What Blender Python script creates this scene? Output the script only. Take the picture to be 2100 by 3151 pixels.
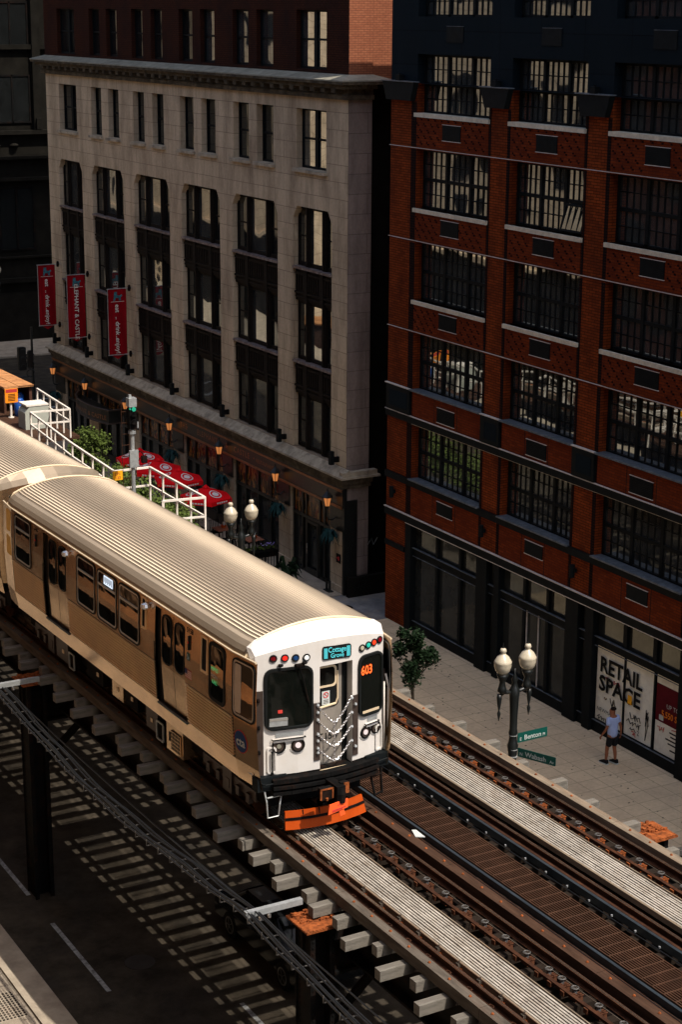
import bpy, math, random
from mathutils import Vector, Matrix
random.seed(11)
R=math.radians
sc=bpy.context.scene
for o in list(bpy.data.objects): bpy.data.objects.remove(o)
C=sc.collection.objects
# ------------------------------------------------------------------ camera
cd=bpy.data.cameras.new('camera'); cam=bpy.data.objects.new('camera',cd); C.link(cam)
cd.sensor_fit='VERTICAL'; cd.sensor_height=24.0; cd.lens=5678.25/3151*24; cd.clip_start=0.5; cd.clip_end=900
_rot=Matrix(((0.87517977,0.12178953,-0.46821756),(-0.48376296,0.23192384,-0.84391038),(0.00581137,0.9650796,0.26189232)))
cam.matrix_world=Matrix.Translation((0,0,21.5))@_rot.to_4x4()
sc.camera=cam
cd.dof.use_dof=False
# ------------------------------------------------------------------ light
SUN=Vector((0.22,-0.57,1.0)).normalized()
w=bpy.data.worlds.new('World'); sc.world=w; w.use_nodes=True
nt=w.node_tree; nt.nodes.clear()
sky=nt.nodes.new('ShaderNodeTexSky'); sky.sky_type='NISHITA'; sky.sun_disc=False
sky.sun_elevation=math.asin(SUN.z); sky.sun_rotation=math.atan2(SUN.x,SUN.y); sky.dust_density=3.0; sky.ozone_density=0.6; sky.air_density=1.0
bg=nt.nodes.new('ShaderNodeBackground'); bg.inputs['Strength'].default_value=0.14
wo=nt.nodes.new('ShaderNodeOutputWorld')
nt.links.new(sky.outputs[0],bg.inputs[0]); nt.links.new(bg.outputs[0],wo.inputs[0])
sl=bpy.data.lights.new('sun','SUN'); sl.energy=4.2; sl.angle=R(0.5); sl.color=(1.0,0.91,0.80)
so=bpy.data.objects.new('sun',sl); C.link(so); so.rotation_euler=SUN.to_track_quat('Z','Y').to_euler(); so.location=(20,-20,60)
sc.view_settings.view_transform='Standard'; sc.view_settings.look='None'; sc.view_settings.exposure=0.32; sc.view_settings.gamma=1
sc.cycles.use_denoising=True
try: sc.cycles.denoiser='OPENIMAGEDENOISE'
except Exception: pass
sc.cycles.max_bounces=6; sc.cycles.diffuse_bounces=3; sc.cycles.glossy_bounces=3; sc.cycles.transmission_bounces=3
sc.cycles.sample_clamp_indirect=6
# ------------------------------------------------------------------ materials
def mat(name,col,rough=.75,metal=0.,var=.2,scale=2.,bump=0.,bscale=30.,stretch=(1,1,1),spec=.5,emit=None,es=0.,dirt=None,dscale=.8,damt=.5,ior=None):
    m=bpy.data.materials.new(name); m.use_nodes=True; n=m.node_tree.nodes; L=m.node_tree.links
    if rough>=.5 and metal<.3: spec=min(spec,.08)
    b=n['Principled BSDF']; b.inputs['Roughness'].default_value=rough; b.inputs['Metallic'].default_value=metal
    b.inputs['Specular IOR Level'].default_value=spec
    if ior: b.inputs['IOR'].default_value=ior
    if emit:
        b.inputs['Emission Color'].default_value=(*emit,1); b.inputs['Emission Strength'].default_value=es
    tc=n.new('ShaderNodeTexCoord'); mp=n.new('ShaderNodeMapping'); mp.inputs['Scale'].default_value=stretch
    L.new(tc.outputs['Object'],mp.inputs['Vector'])
    nz=n.new('ShaderNodeTexNoise'); nz.inputs['Scale'].default_value=scale; nz.inputs['Detail'].default_value=6; nz.inputs['Roughness'].default_value=.65
    L.new(mp.outputs[0],nz.inputs['Vector'])
    cr=n.new('ShaderNodeValToRGB'); lo=[c*(1-var) for c in col]; hi=[min(1,c*(1+var)) for c in col]
    cr.color_ramp.elements[0].position=.3; cr.color_ramp.elements[1].position=.7
    cr.color_ramp.elements[0].color=(*lo,1); cr.color_ramp.elements[1].color=(*hi,1)
    L.new(nz.outputs['Fac'],cr.inputs[0]); out=cr.outputs[0]
    if dirt:
        n2=n.new('ShaderNodeTexNoise'); n2.inputs['Scale'].default_value=dscale; n2.inputs['Detail'].default_value=8; n2.inputs['Roughness'].default_value=.7
        L.new(mp.outputs[0],n2.inputs['Vector'])
        r2=n.new('ShaderNodeValToRGB'); r2.color_ramp.elements[0].position=.48; r2.color_ramp.elements[1].position=.68
        r2.color_ramp.elements[0].color=(0,0,0,1); r2.color_ramp.elements[1].color=(damt,damt,damt,1)
        mx=n.new('ShaderNodeMixRGB'); mx.inputs[2].default_value=(*dirt,1)
        L.new(n2.outputs['Fac'],r2.inputs[0]); L.new(r2.outputs[0],mx.inputs[0]); L.new(out,mx.inputs[1]); out=mx.outputs[0]
    L.new(out,b.inputs['Base Color'])
    if bump:
        n3=n.new('ShaderNodeTexNoise'); n3.inputs['Scale'].default_value=bscale; n3.inputs['Detail'].default_value=4
        L.new(mp.outputs[0],n3.inputs['Vector'])
        bp=n.new('ShaderNodeBump'); bp.inputs['Strength'].default_value=bump; bp.inputs['Distance'].default_value=.02
        L.new(n3.outputs['Fac'],bp.inputs['Height']); L.new(bp.outputs[0],b.inputs['Normal'])
    return m
def blockmat(name,c1,c2,mortar,bw,bh,ms,rough=.85,offset=.5,stain=None,samt=.5,sscale=(.7,.7,.18),plane='wall',bump=.3,origin=(0,0)):
    """masonry, tiles: brick texture laid on a wall (x+y , z) or floor (x , y)"""
    m=bpy.data.materials.new(name); m.use_nodes=True; n=m.node_tree.nodes; L=m.node_tree.links
    b=n['Principled BSDF']; b.inputs['Roughness'].default_value=rough; b.inputs['Specular IOR Level'].default_value=.06
    tc=n.new('ShaderNodeTexCoord'); sp=n.new('ShaderNodeSeparateXYZ'); L.new(tc.outputs['Object'],sp.inputs[0])
    cb=n.new('ShaderNodeCombineXYZ')
    if plane=='wall':
        ad=n.new('ShaderNodeMath'); ad.operation='ADD'; L.new(sp.outputs[0],ad.inputs[0]); L.new(sp.outputs[1],ad.inputs[1])
        L.new(ad.outputs[0],cb.inputs[0]); L.new(sp.outputs[2],cb.inputs[1])
    else:
        a1=n.new('ShaderNodeMath'); a1.inputs[1].default_value=origin[0]; L.new(sp.outputs[0],a1.inputs[0])
        a2=n.new('ShaderNodeMath'); a2.inputs[1].default_value=origin[1]; L.new(sp.outputs[1],a2.inputs[0])
        L.new(a1.outputs[0],cb.inputs[0]); L.new(a2.outputs[0],cb.inputs[1])
    bt=n.new('ShaderNodeTexBrick'); bt.offset=offset; bt.inputs['Scale'].default_value=1
    bt.inputs['Brick Width'].default_value=bw; bt.inputs['Row Height'].default_value=bh; bt.inputs['Mortar Size'].default_value=ms
    bt.inputs['Mortar Smooth'].default_value=.2; bt.inputs['Bias'].default_value=0
    bt.inputs['Color1'].default_value=(*c1,1); bt.inputs['Color2'].default_value=(*c2,1); bt.inputs['Mortar'].default_value=(*mortar,1)
    L.new(cb.outputs[0],bt.inputs['Vector']); out=bt.outputs['Color']
    mp=n.new('ShaderNodeMapping'); mp.inputs['Scale'].default_value=sscale; L.new(tc.outputs['Object'],mp.inputs[0])
    nz=n.new('ShaderNodeTexNoise'); nz.inputs['Scale'].default_value=1.5; nz.inputs['Detail'].default_value=9; nz.inputs['Roughness'].default_value=.68
    L.new(mp.outputs[0],nz.inputs['Vector'])
    cr=n.new('ShaderNodeValToRGB'); cr.color_ramp.elements[0].position=.42; cr.color_ramp.elements[1].position=.72
    cr.color_ramp.elements[0].color=(0,0,0,1); cr.color_ramp.elements[1].color=(samt,samt,samt,1)
    L.new(nz.outputs['Fac'],cr.inputs[0])
    mx=n.new('ShaderNodeMixRGB'); st=stain or mortar; mx.inputs[2].default_value=(*st,1)
    L.new(cr.outputs[0],mx.inputs[0]); L.new(out,mx.inputs[1])
    n4=n.new('ShaderNodeTexNoise'); n4.inputs['Scale'].default_value=9; n4.inputs['Detail'].default_value=5
    L.new(tc.outputs['Object'],n4.inputs['Vector'])
    c4=n.new('ShaderNodeValToRGB'); c4.color_ramp.elements[0].color=(.78,.78,.78,1); c4.color_ramp.elements[1].color=(1.15,1.15,1.15,1)
    L.new(n4.outputs['Fac'],c4.inputs[0])
    m2=n.new('ShaderNodeMixRGB'); m2.blend_type='MULTIPLY'; m2.inputs[0].default_value=1
    L.new(mx.outputs[0],m2.inputs[1]); L.new(c4.outputs[0],m2.inputs[2])
    L.new(m2.outputs[0],b.inputs['Base Color'])
    bp=n.new('ShaderNodeBump'); bp.inputs['Strength'].default_value=bump; bp.inputs['Distance'].default_value=.01; bp.invert=True
    L.new(bt.outputs['Fac'],bp.inputs['Height']); L.new(bp.outputs[0],b.inputs['Normal'])
    return m
def glassmat(name,col=(.006,.009,.009),rough=.03,ior=2.1,wav=.03,ws=.8,met=0.):
    m=mat(name,col,rough,met,.3,1.5,ior=ior); n=m.node_tree.nodes; L=m.node_tree.links
    tc=n.new('ShaderNodeTexCoord'); nz=n.new('ShaderNodeTexNoise'); nz.inputs['Scale'].default_value=ws; nz.inputs['Detail'].default_value=1
    L.new(tc.outputs['Object'],nz.inputs['Vector'])
    bp=n.new('ShaderNodeBump'); bp.inputs['Strength'].default_value=1; bp.inputs['Distance'].default_value=wav
    L.new(nz.outputs['Fac'],bp.inputs['Height']); L.new(bp.outputs[0],n['Principled BSDF'].inputs['Normal'])
    return m
def emat(name,col,s): return mat(name,(.02,.02,.02),.4,0,0,1,emit=col,es=s)

M={}
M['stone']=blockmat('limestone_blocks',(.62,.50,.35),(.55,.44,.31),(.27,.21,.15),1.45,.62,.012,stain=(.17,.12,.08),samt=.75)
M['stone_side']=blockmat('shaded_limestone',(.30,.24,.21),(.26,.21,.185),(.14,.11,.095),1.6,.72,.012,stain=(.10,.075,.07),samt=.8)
M['ledge']=mat('weathered_limestone',(.42,.36,.27),.9,0,.25,3,.4,25,dirt=(.13,.11,.085),dscale=2.2,damt=.8)
M['cornice']=mat('shade_dark_limestone',(.07,.056,.038),.9,0,.5,4,.3,25,(1,.6,1),dirt=(.17,.14,.095),dscale=3,damt=.8)  # cornice and moulding darkened in colour for the shade beneath
M['cornice_top']=mat('sunlit_tone_stone',(.26,.25,.20),.9,0,.25,2,dirt=(.16,.15,.12),dscale=1.6,damt=.8)  # cornice top kept paler than its underside, sunlight put into the colour
M['redbrick']=blockmat('red_brick',(.28,.056,.012),(.17,.031,.007),(.07,.017,.006),.30,.085,.012,stain=(.055,.012,.006),samt=.85,sscale=(.6,.6,.35))
M['redbrick_dark']=blockmat('soldier_brick',(.05,.014,.009),(.028,.008,.006),(.008,.005,.005),.13,.085,.03,offset=0,stain=(.02,.008,.006),samt=.6)
M['redbrick_panel']=blockmat('panel_brick',(.21,.039,.009),(.135,.024,.006),(.09,.02,.012),.30,.085,.010,stain=(.07,.010,.005),samt=.65,sscale=(.5,.5,.9))
M['brown_brick']=blockmat('brown_brick',(.060,.018,.009),(.045,.014,.007),(.018,.007,.005),.24,.08,.012,stain=(.018,.009,.008),samt=.9,sscale=(.5,.5,.35))  # on the stone building's front: shade darkened into the brick colour
M['orange_brick']=blockmat('sunlit_side_brick',(.36,.135,.070),(.30,.105,.055),(.19,.075,.045),.24,.08,.012,stain=(.20,.07,.04),samt=.5)  # same brick as the front, coloured in its sunlit tone
M['dark_metal']=mat('black_painted_metal',(.007,.009,.010),.6,0,.3,4,spec=.2)
M['panel']=blockmat('slate_blue_cladding',(.006,.012,.017),(.005,.010,.014),(.002,.004,.006),2.2,1.1,.015,rough=.75,offset=0,stain=(.010,.016,.022),samt=.5)
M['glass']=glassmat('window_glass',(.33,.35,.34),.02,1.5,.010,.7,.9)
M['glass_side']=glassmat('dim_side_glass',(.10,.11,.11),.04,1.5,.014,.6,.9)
M['glass2']=glassmat('storefront_glass',(.045,.050,.048),.05,1.35,.02,.5,.45)
M['glass_sash']=glassmat('sash_glass',(.34,.355,.34),.02,1.5,.014,.6,.9)
M['sill']=mat('pale_cast_stone',(.62,.56,.44),.8,0,.2,5)
M['sillblue']=mat('blue_slate_sill',(.085,.105,.125),.45,0,.35,6,.2,20,dirt=(.2,.22,.24),dscale=6,damt=.6)
M['capline']=mat('thin_metal_trim',(.62,.56,.50),.5,0,.2,5)
M['spandrel']=mat('dark_bronze_castiron',(.014,.011,.009),.65,0,.35,6,.2,30)
M['spandrel_sill']=mat('worn_bronze_ledge',(.17,.13,.12),.5,.2,.45,6,dirt=(.38,.36,.36),dscale=5,damt=.6)
M['fascia']=mat('black_shop_fascia',(.010,.011,.010),.35,0,.4,3)
M['gold']=mat('aged_gilt_moulding',(.30,.13,.055),.35,.4,.35,8)
M['stained']=None
M['asphalt']=mat('asphalt',(.046,.038,.028),.9,0,.5,1.5,.4,60,dirt=(.028,.026,.024),dscale=.5,damt=.6,spec=.1)
M['roadpaint']=mat('worn_white_road_paint',(.30,.31,.31),.8,0,.4,9,dirt=(.08,.08,.08),dscale=6,damt=.9)
M['sidewalk']=blockmat('concrete_paving',(.74,.58,.38),(.68,.53,.35),(.40,.31,.20),.665,.665,.012,offset=0,stain=(.50,.38,.26),samt=.65,sscale=(.5,.5,.5),plane='floor',bump=.2,origin=(.04,.06))
M['concrete']=mat('old_concrete',(.34,.29,.225),.9,0,.22,2,.3,40,dirt=(.22,.17,.13),dscale=1.3,damt=.6)
M['alley']=mat('patched_alley_concrete',(.19,.19,.19),.85,0,.35,1.3,.3,30,dirt=(.33,.28,.21),dscale=.9,damt=.7)
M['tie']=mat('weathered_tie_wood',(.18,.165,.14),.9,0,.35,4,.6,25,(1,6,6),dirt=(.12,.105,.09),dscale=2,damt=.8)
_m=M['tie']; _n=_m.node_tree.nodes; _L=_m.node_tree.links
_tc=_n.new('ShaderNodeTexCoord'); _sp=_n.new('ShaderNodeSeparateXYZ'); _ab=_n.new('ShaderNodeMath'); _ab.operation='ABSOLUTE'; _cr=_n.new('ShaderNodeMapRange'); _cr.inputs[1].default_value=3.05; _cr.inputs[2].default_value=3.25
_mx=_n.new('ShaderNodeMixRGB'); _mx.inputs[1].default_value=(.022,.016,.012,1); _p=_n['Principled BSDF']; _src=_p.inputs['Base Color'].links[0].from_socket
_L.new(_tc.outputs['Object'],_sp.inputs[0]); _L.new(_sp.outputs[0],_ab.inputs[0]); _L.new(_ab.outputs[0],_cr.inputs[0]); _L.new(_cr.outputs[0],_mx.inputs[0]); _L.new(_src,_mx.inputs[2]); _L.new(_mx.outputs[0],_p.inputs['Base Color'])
M['timber']=mat('grey_guard_timber',(.105,.088,.070),.9,0,.45,3,.4,20,(3,.4,3),dirt=(.08,.05,.035),dscale=2,damt=.7)
M['timber_rt']=mat('pale_guard_timber',(.20,.158,.115),.9,0,.4,3,.4,20,(3,.4,3),dirt=(.20,.13,.08),dscale=2,damt=.7)
M['rail']=mat('rusty_rail',(.045,.020,.012),.7,.1,.35,5,.3,40,spec=.2,dirt=(.12,.048,.022),dscale=3,damt=.6)
M['railhead']=mat('polished_railhead',(.34,.25,.18),.25,.9,.25,6)
M['rust']=mat('orange_rust',(.27,.075,.022),.85,0,.5,9,.6,40,dirt=(.06,.022,.012),dscale=7,damt=.85)
M['iron']=mat('sooty_iron',(.005,.005,.005),.8,0,.5,4,.3,30,spec=.15,dirt=(.03,.012,.006),dscale=3,damt=.5)
M['cable']=mat('dark_cable',(.012,.013,.014),.45,0,.4,8,spec=.3)
M['galv']=mat('galvanised_steel',(.42,.44,.44),.45,.5,.2,8)
M['plank']=mat('pale_walkway_slats',(.37,.335,.285),.85,0,.35,6,.2,40,(1,.5,1),dirt=(.22,.17,.12),dscale=5,damt=.6)
M['rust2']=mat('dull_brown_rust',(.09,.035,.018),.9,0,.45,9,.6,40,dirt=(.03,.015,.01),dscale=5,damt=.8)
M['grate']=mat('rusty_bar_grating',(.065,.033,.020),.7,.1,.4,5,dirt=(.04,.022,.015),dscale=3,damt=.6)
M['insul']=mat('insulator',(.07,.065,.06),.4,0,.3,9)
M['steelblue']=mat('blue_grey_steel_edge',(.055,.075,.09),.4,.6,.3,4)
M['whitepaint']=mat('white_painted_steel',(.80,.74,.66),.5,0,.1,5,dirt=(.45,.36,.28),dscale=4,damt=.35)
M['trainwhite']=mat('white_fibreglass',(.66,.63,.59),.38,0,.05,1.5,dirt=(.55,.48,.40),dscale=1.3,damt=.4)
M['steel_side']=mat('stainless_steel_side',(.70,.47,.27),.22,.88,.22,1.2,.30,1.6,(1,.7,1),dirt=(.36,.23,.13),dscale=1.1,damt=.5)  # warm street reflections tinted into the steel colour
M['steel_corr']=mat('corrugated_stainless',(.95,.66,.38),.40,.65,.12,1.2)  # brighter orange: reflection of sunlit ground put into the colour
M['roof']=mat('fluted_roof_metal',(.31,.25,.18),.22,.62,.14,1.5,.0,6,(1,.15,1),dirt=(.36,.28,.20),dscale=1.2,damt=.6)
_n=M['roof'].node_tree.nodes; _p=_n['Principled BSDF']; _p.inputs['Roughness'].default_value=.49; _p.inputs['Anisotropic'].default_value=1.0; _p.inputs['Metallic'].default_value=.42
_t=_n.new('ShaderNodeCombineXYZ'); _t.inputs[0].default_value=-.0095; _t.inputs[1].default_value=1; _t.inputs[2].default_value=-.0086; M['roof'].node_tree.links.new(_t.outputs[0],_p.inputs['Tangent'])
M['groove']=mat('groove_shade',(.10,.075,.055),.8,0,.3,4)  # recessed faces coloured dark as groove shade so the ribs read
M['cream']=mat('cream_gutter_trim',(.75,.60,.40),.4,.2,.1,4)
M['rubber']=mat('black_rubber',(.010,.011,.011),.5,0,.2,5)
M['trainglass']=glassmat('train_window_glass',(.004,.005,.004),.05,1.35,.01,2)
M['winframe']=mat('brushed_window_frame',(.62,.60,.55),.3,.7,.1,6)
M['browntrim']=mat('dark_brown_panel',(.060,.042,.034),.45,.3,.25,5)
M['chrome']=mat('bright_chain_steel',(.75,.72,.70),.25,.9,.1,9)
M['orange']=mat('orange_paint',(.40,.055,.005),.5,0,.15,3,dirt=(.35,.06,.01),dscale=3,damt=.5)
M['tagorange']=mat('fluorescent_orange_tag',(.95,.12,.03),.5,0,.05,3)
M['umbrella']=mat('red_canvas',(.95,.008,.014),.7,0,.08,3)
M['umbrella_white']=mat('white_print',(.85,.80,.78),.7,0,.05,3)
M['banner']=mat('crimson_banner_cloth',(.26,.004,.010),.7,0,.35,1.5,0,1,(3,3,.3))
M['banner_text']=mat('cream_lettering',(.78,.74,.66),.7,0,.05,3)
M['teal']=mat('teal_emblem',(.05,.16,.20),.6,0,.5,12)
M['lampglass']=mat('acorn_lamp_glass',(.52,.46,.35),.25,0,.15,6,dirt=(.42,.37,.27),dscale=5,damt=.6)
M['lampiron']=mat('black_lamp_iron',(.008,.010,.010),.4,0,.3,5)
M['lanternglow']=emat('glowing_lantern_glass',(1.0,.34,.09),.42)
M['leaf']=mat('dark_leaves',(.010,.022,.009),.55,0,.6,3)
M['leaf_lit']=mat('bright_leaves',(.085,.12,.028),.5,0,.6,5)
M['leaf_blue']=mat('blue_green_fern',(.010,.040,.042),.5,0,.5,5)
M['bark']=mat('dark_bark',(.05,.04,.03),.9,0,.3,9)
M['sign_green']=mat('green_street_sign',(.003,.07,.055),.4,0,.1,4)
M['signtext']=mat('white_sign_letters',(.50,.54,.52),.5,0,0,4)
M['yellow']=mat('yellow_orange_sign',(.95,.45,.02),.5,0,.05,4)
M['black']=mat('black_print',(.008,.008,.008),.6,0,0,4)
M['poster']=mat('white_poster',(.84,.83,.72),.6,0,.08,2,dirt=(.60,.57,.48),dscale=2.5,damt=.6)
M['maroon']=mat('maroon_poster',(.10,.004,.010),.6,0,.15,3)
M['orangetext']=mat('orange_print',(.80,.23,.02),.6,0,0,3)
M['redscrawl']=mat('red_scrawl',(.50,.05,.05),.6,0,0,3)
M['skin']=mat('skin',(.30,.12,.065),.6,0,.1,8)
M['hair']=mat('dark_hair',(.012,.008,.006),.7,0,.2,30)
M['shirt']=mat('pale_blue_tshirt',(.40,.50,.80),.85,0,.08,4,.3,12)
M['shorts']=mat('black_shorts',(.014,.015,.017),.8,0,.2,8)
M['blue']=mat('blue_plastic',(.01,.08,.36),.4,0,.1,4)
M['ply']=mat('orange_brown_plywood',(.50,.24,.10),.85,0,.3,3,.3,20,dirt=(.28,.12,.06),dscale=2.5,damt=.8)
M['shed']=mat('dark_shed_wall',(.10,.05,.035),.8,0,.3,3)
M['tabletop']=mat('reddish_wood_table',(.32,.13,.08),.6,0,.2,4)
M['carpaint']=mat('black_car_paint',(.008,.009,.010),.15,0,.1,3)
M['carcream']=mat('cream_car_paint',(.55,.45,.33),.25,0,.05,3)
M['carred']=mat('red_tail_lamp',(.45,.005,.01),.2,0,0,3)
M['wheel']=mat('alloy_wheel',(.30,.30,.30),.3,.8,.1,5)
M['darkbld']=mat('dark_limestone',(.010,.009,.007),.9,0,.45,1.2,.3,8)
M['beige']=blockmat('beige_facade',(.80,.64,.46),(.74,.59,.42),(.36,.27,.19),1.6,.5,.015,stain=(.40,.27,.18),samt=.5)
M['beige2']=blockmat('terracotta_facade',(.46,.25,.12),(.40,.22,.11),(.2,.11,.06),.6,.2,.012,stain=(.3,.15,.1),samt=.5)
def stained():
    m=bpy.data.materials.new('stained_glass_transom'); m.use_nodes=True; n=m.node_tree.nodes; L=m.node_tree.links; b=n['Principled BSDF']; b.inputs['Roughness'].default_value=.25
    tc=n.new('ShaderNodeTexCoord'); mp=n.new('ShaderNodeMapping'); mp.inputs['Scale'].default_value=(1,1.6,.7); L.new(tc.outputs['Object'],mp.inputs[0])
    v=n.new('ShaderNodeTexVoronoi'); v.inputs['Scale'].default_value=6; L.new(mp.outputs[0],v.inputs['Vector'])
    sp=n.new('ShaderNodeSeparateColor'); L.new(v.outputs['Color'],sp.inputs[0])
    cr=n.new('ShaderNodeValToRGB'); cr.color_ramp.interpolation='CONSTANT'; e=cr.color_ramp.elements
    e[0].position=0; e[0].color=(.012,.008,.005,1); e[1].position=.3; e[1].color=(.10,.035,.008,1)
    for p,c in ((.5,(.22,.085,.015,1)),(.68,(.05,.018,.006,1)),(.8,(.30,.15,.045,1)),(.92,(.16,.03,.01,1))):
        x=e.new(p); x.color=c
    L.new(sp.outputs[0],cr.inputs[0]); L.new(cr.outputs[0],b.inputs['Base Color']); return m
M['stained']=stained()

# ------------------------------------------------------------------ mesh helpers
class MB:
    def __init__(s): s.v=[]; s.f=[]; s.mi=[]; s.cur=0
    def add(s,vs,fs):
        o=len(s.v); s.v+= [tuple(x) for x in vs]; s.f+=[tuple(i+o for i in f) for f in fs]; s.mi+=[s.cur]*len(fs); return s
    def box(s,a,b):
        x0,y0,z0=a; x1,y1,z1=b
        if x0>x1:x0,x1=x1,x0
        if y0>y1:y0,y1=y1,y0
        if z0>z1:z0,z1=z1,z0
        return s.add([(x0,y0,z0),(x1,y0,z0),(x1,y1,z0),(x0,y1,z0),(x0,y0,z1),(x1,y0,z1),(x1,y1,z1),(x0,y1,z1)],
              [(0,3,2,1),(4,5,6,7),(0,1,5,4),(1,2,6,5),(2,3,7,6),(3,0,4,7)])
    def beam(s,p,q,w,h,up=(0,0,1)):
        p=Vector(p);q=Vector(q);d=(q-p).normalized();u=Vector(up)
        if abs(d.dot(u))>.98: u=Vector((1,0,0))
        r=d.cross(u).normalized()*w/2; t=r.cross(d).normalized()*h/2
        vs=[p-r-t,p+r-t,p+r+t,p-r+t,q-r-t,q+r-t,q+r+t,q-r+t]
        return s.add(vs,[(0,1,2,3),(7,6,5,4),(0,4,5,1),(1,5,6,2),(2,6,7,3),(3,7,4,0)])
    def tube(s,pts,r,n=8,closed=False):
        pts=[Vector(p) for p in pts]; k=len(pts); rr=r if isinstance(r,(list,tuple)) else [r]*k
        vs=[];fs=[]; prev=None
        for i,p in enumerate(pts):
            if closed: d=(pts[(i+1)%k]-pts[i-1]).normalized()
            else: d=((pts[min(i+1,k-1)]-pts[max(i-1,0)])).normalized()
            u=Vector((0,0,1)) if abs(d.z)<.9 else Vector((1,0,0))
            if prev is not None and prev.cross(d).length>.05: u=prev
            a=(u-d*u.dot(d)).normalized(); b=d.cross(a); prev=a
            for j in range(n):
                t=2*math.pi*j/n; vs.append(p+(a*math.cos(t)+b*math.sin(t))*rr[i])
        m=k if closed else k-1
        for i in range(m):
            for j in range(n):
                i2=(i+1)%k; fs.append((i*n+j,i*n+(j+1)%n,i2*n+(j+1)%n,i2*n+j))
        if not closed: fs+= [tuple(range(n-1,-1,-1)),tuple(range((k-1)*n,k*n))]
        return s.add(vs,fs)
    def lathe(s,prof,n=14,c=(0,0,0)):
        vs=[];fs=[];k=len(prof)
        for r_,z in prof:
            for j in range(n):
                t=2*math.pi*j/n; vs.append((c[0]+r_*math.cos(t),c[1]+r_*math.sin(t),c[2]+z))
        for i in range(k-1):
            for j in range(n): fs.append((i*n+j,i*n+(j+1)%n,(i+1)*n+(j+1)%n,(i+1)*n+j))
        fs+=[tuple(range(n-1,-1,-1)),tuple(range((k-1)*n,k*n))]
        return s.add(vs,fs)
    def prism(s,poly,T,d0,d1):
        """poly: 2-D points; T(a,b,d)->3-D"""
        n=len(poly); vs=[T(a,b,d0) for a,b in poly]+[T(a,b,d1) for a,b in poly]
        fs=[tuple(range(n)),tuple(range(2*n-1,n-1,-1))]+[(i,i+n,(i+1)%n+n,(i+1)%n) for i in range(n)]
        return s.add(vs,fs)
    def frame(s,po,pi,T,d0,d1):
        """ring between outer and inner polygons of equal length"""
        n=len(po); vs=[T(a,b,d) for d in (d0,d1) for P in (po,pi) for a,b in P]
        fs=[]
        for i in range(n):
            j=(i+1)%n
            fs+= [(i,j,n+j,n+i),(2*n+i,3*n+i,3*n+j,2*n+j),(i,2*n+i,2*n+j,j),(n+i,n+j,3*n+j,3*n+i)]
        return s.add(vs,fs)
    def extr(s,prof,axis_pts,closed=False):
        """prof: list of (a,b); axis_pts: list of functions (a,b)->3D ; sweeps profile"""
        n=len(prof); vs=[f(a,b) for f in axis_pts for a,b in prof]; fs=[]
        for k in range(len(axis_pts)-1):
            for i in range(n if closed else n-1):
                j=(i+1)%n; fs.append((k*n+i,k*n+j,(k+1)*n+j,(k+1)*n+i))
        return s.add(vs,fs)
def rr(a0,a1,b0,b1,r,n=4):
    pts=[]
    for cx,cy,t0 in ((a1-r,b1-r,0),(a0+r,b1-r,90),(a0+r,b0+r,180),(a1-r,b0+r,270)):
        for i in range(n+1):
            t=R(t0+90*i/n); pts.append((cx+r*math.cos(t),cy+r*math.sin(t)))
    return pts
def circ(cx,cy,rx,ry=None,n=20):
    ry=ry or rx
    return [(cx+rx*math.cos(2*math.pi*i/n),cy+ry*math.sin(2*math.pi*i/n)) for i in range(n)]
ORG={}
def build(mb,name,m,parent=None,origin=(0,0,0),frame=None,smooth=False,label=None,cat=None,group=None,kind=None):
    if parent is not None: origin=ORG.get(parent.name,(0,0,0))
    o3=Vector(origin)
    me=bpy.data.meshes.new(name); me.from_pydata([tuple(Vector(v)-o3) for v in mb.v],[],mb.f); me.update()
    ms=m if isinstance(m,(list,tuple)) else [m]
    for x in ms: me.materials.append(x)
    if len(ms)>1: me.polygons.foreach_set('material_index',mb.mi)
    if smooth: me.polygons.foreach_set('use_smooth',[True]*len(me.polygons))
    o=bpy.data.objects.new(name,me); C.link(o); ORG[o.name]=tuple(origin)
    if parent is not None: o.parent=parent
    else: o.matrix_world=(frame or Matrix())@Matrix.Translation(o3)
    tag(o,label,cat,group,kind); return o
def tag(o,label=None,cat=None,group=None,kind=None):
    for k,v in (('label',label),('category',cat),('group',group),('kind',kind)):
        if v: o[k]=v
    return o
def root(name,origin,label,cat,group=None,frame=None,kind=None):
    o=bpy.data.objects.new(name,None); o.empty_display_size=.3; C.link(o); ORG[o.name]=tuple(origin)
    o.matrix_world=(frame or Matrix())@Matrix.Translation(Vector(origin)); return tag(o,label,cat,group,kind)
def dup(o,mw=None,label=None,parent=None):
    c=o.copy(); C.link(c)
    if parent is not None: c.parent=parent
    if mw is not None: c.matrix_world=mw
    if label: c['label']=label
    ORG[c.name]=ORG[o.name]
    for ch in list(o.children): dup(ch,None,None,c)
    return c
_tc={}
def text(mb,s,size,T,align='CENTER',bold=.0,sx=1.,d=0.,space=1.):
    """lettering mesh; T(x,y,d)->3-D"""
    key=(s,align,bold,space)
    if key not in _tc:
        cu=bpy.data.curves.new('t','FONT'); cu.body=s; cu.align_x=align; cu.offset=bold; cu.size=1; cu.resolution_u=2; cu.space_character=space
        to=bpy.data.objects.new('t',cu); C.link(to); dg=bpy.context.evaluated_depsgraph_get(); dg.update()
        me=bpy.data.meshes.new_from_object(to.evaluated_get(dg)); vs=[tuple(v.co) for v in me.vertices]; fs=[tuple(p.vertices) for p in me.polygons]
        bpy.data.objects.remove(to); bpy.data.meshes.remove(me); _tc[key]=(vs,fs)
    vs,fs=_tc[key]; mb.add([T(x*size*sx,y*size,d) for x,y,z in vs],fs)
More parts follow.
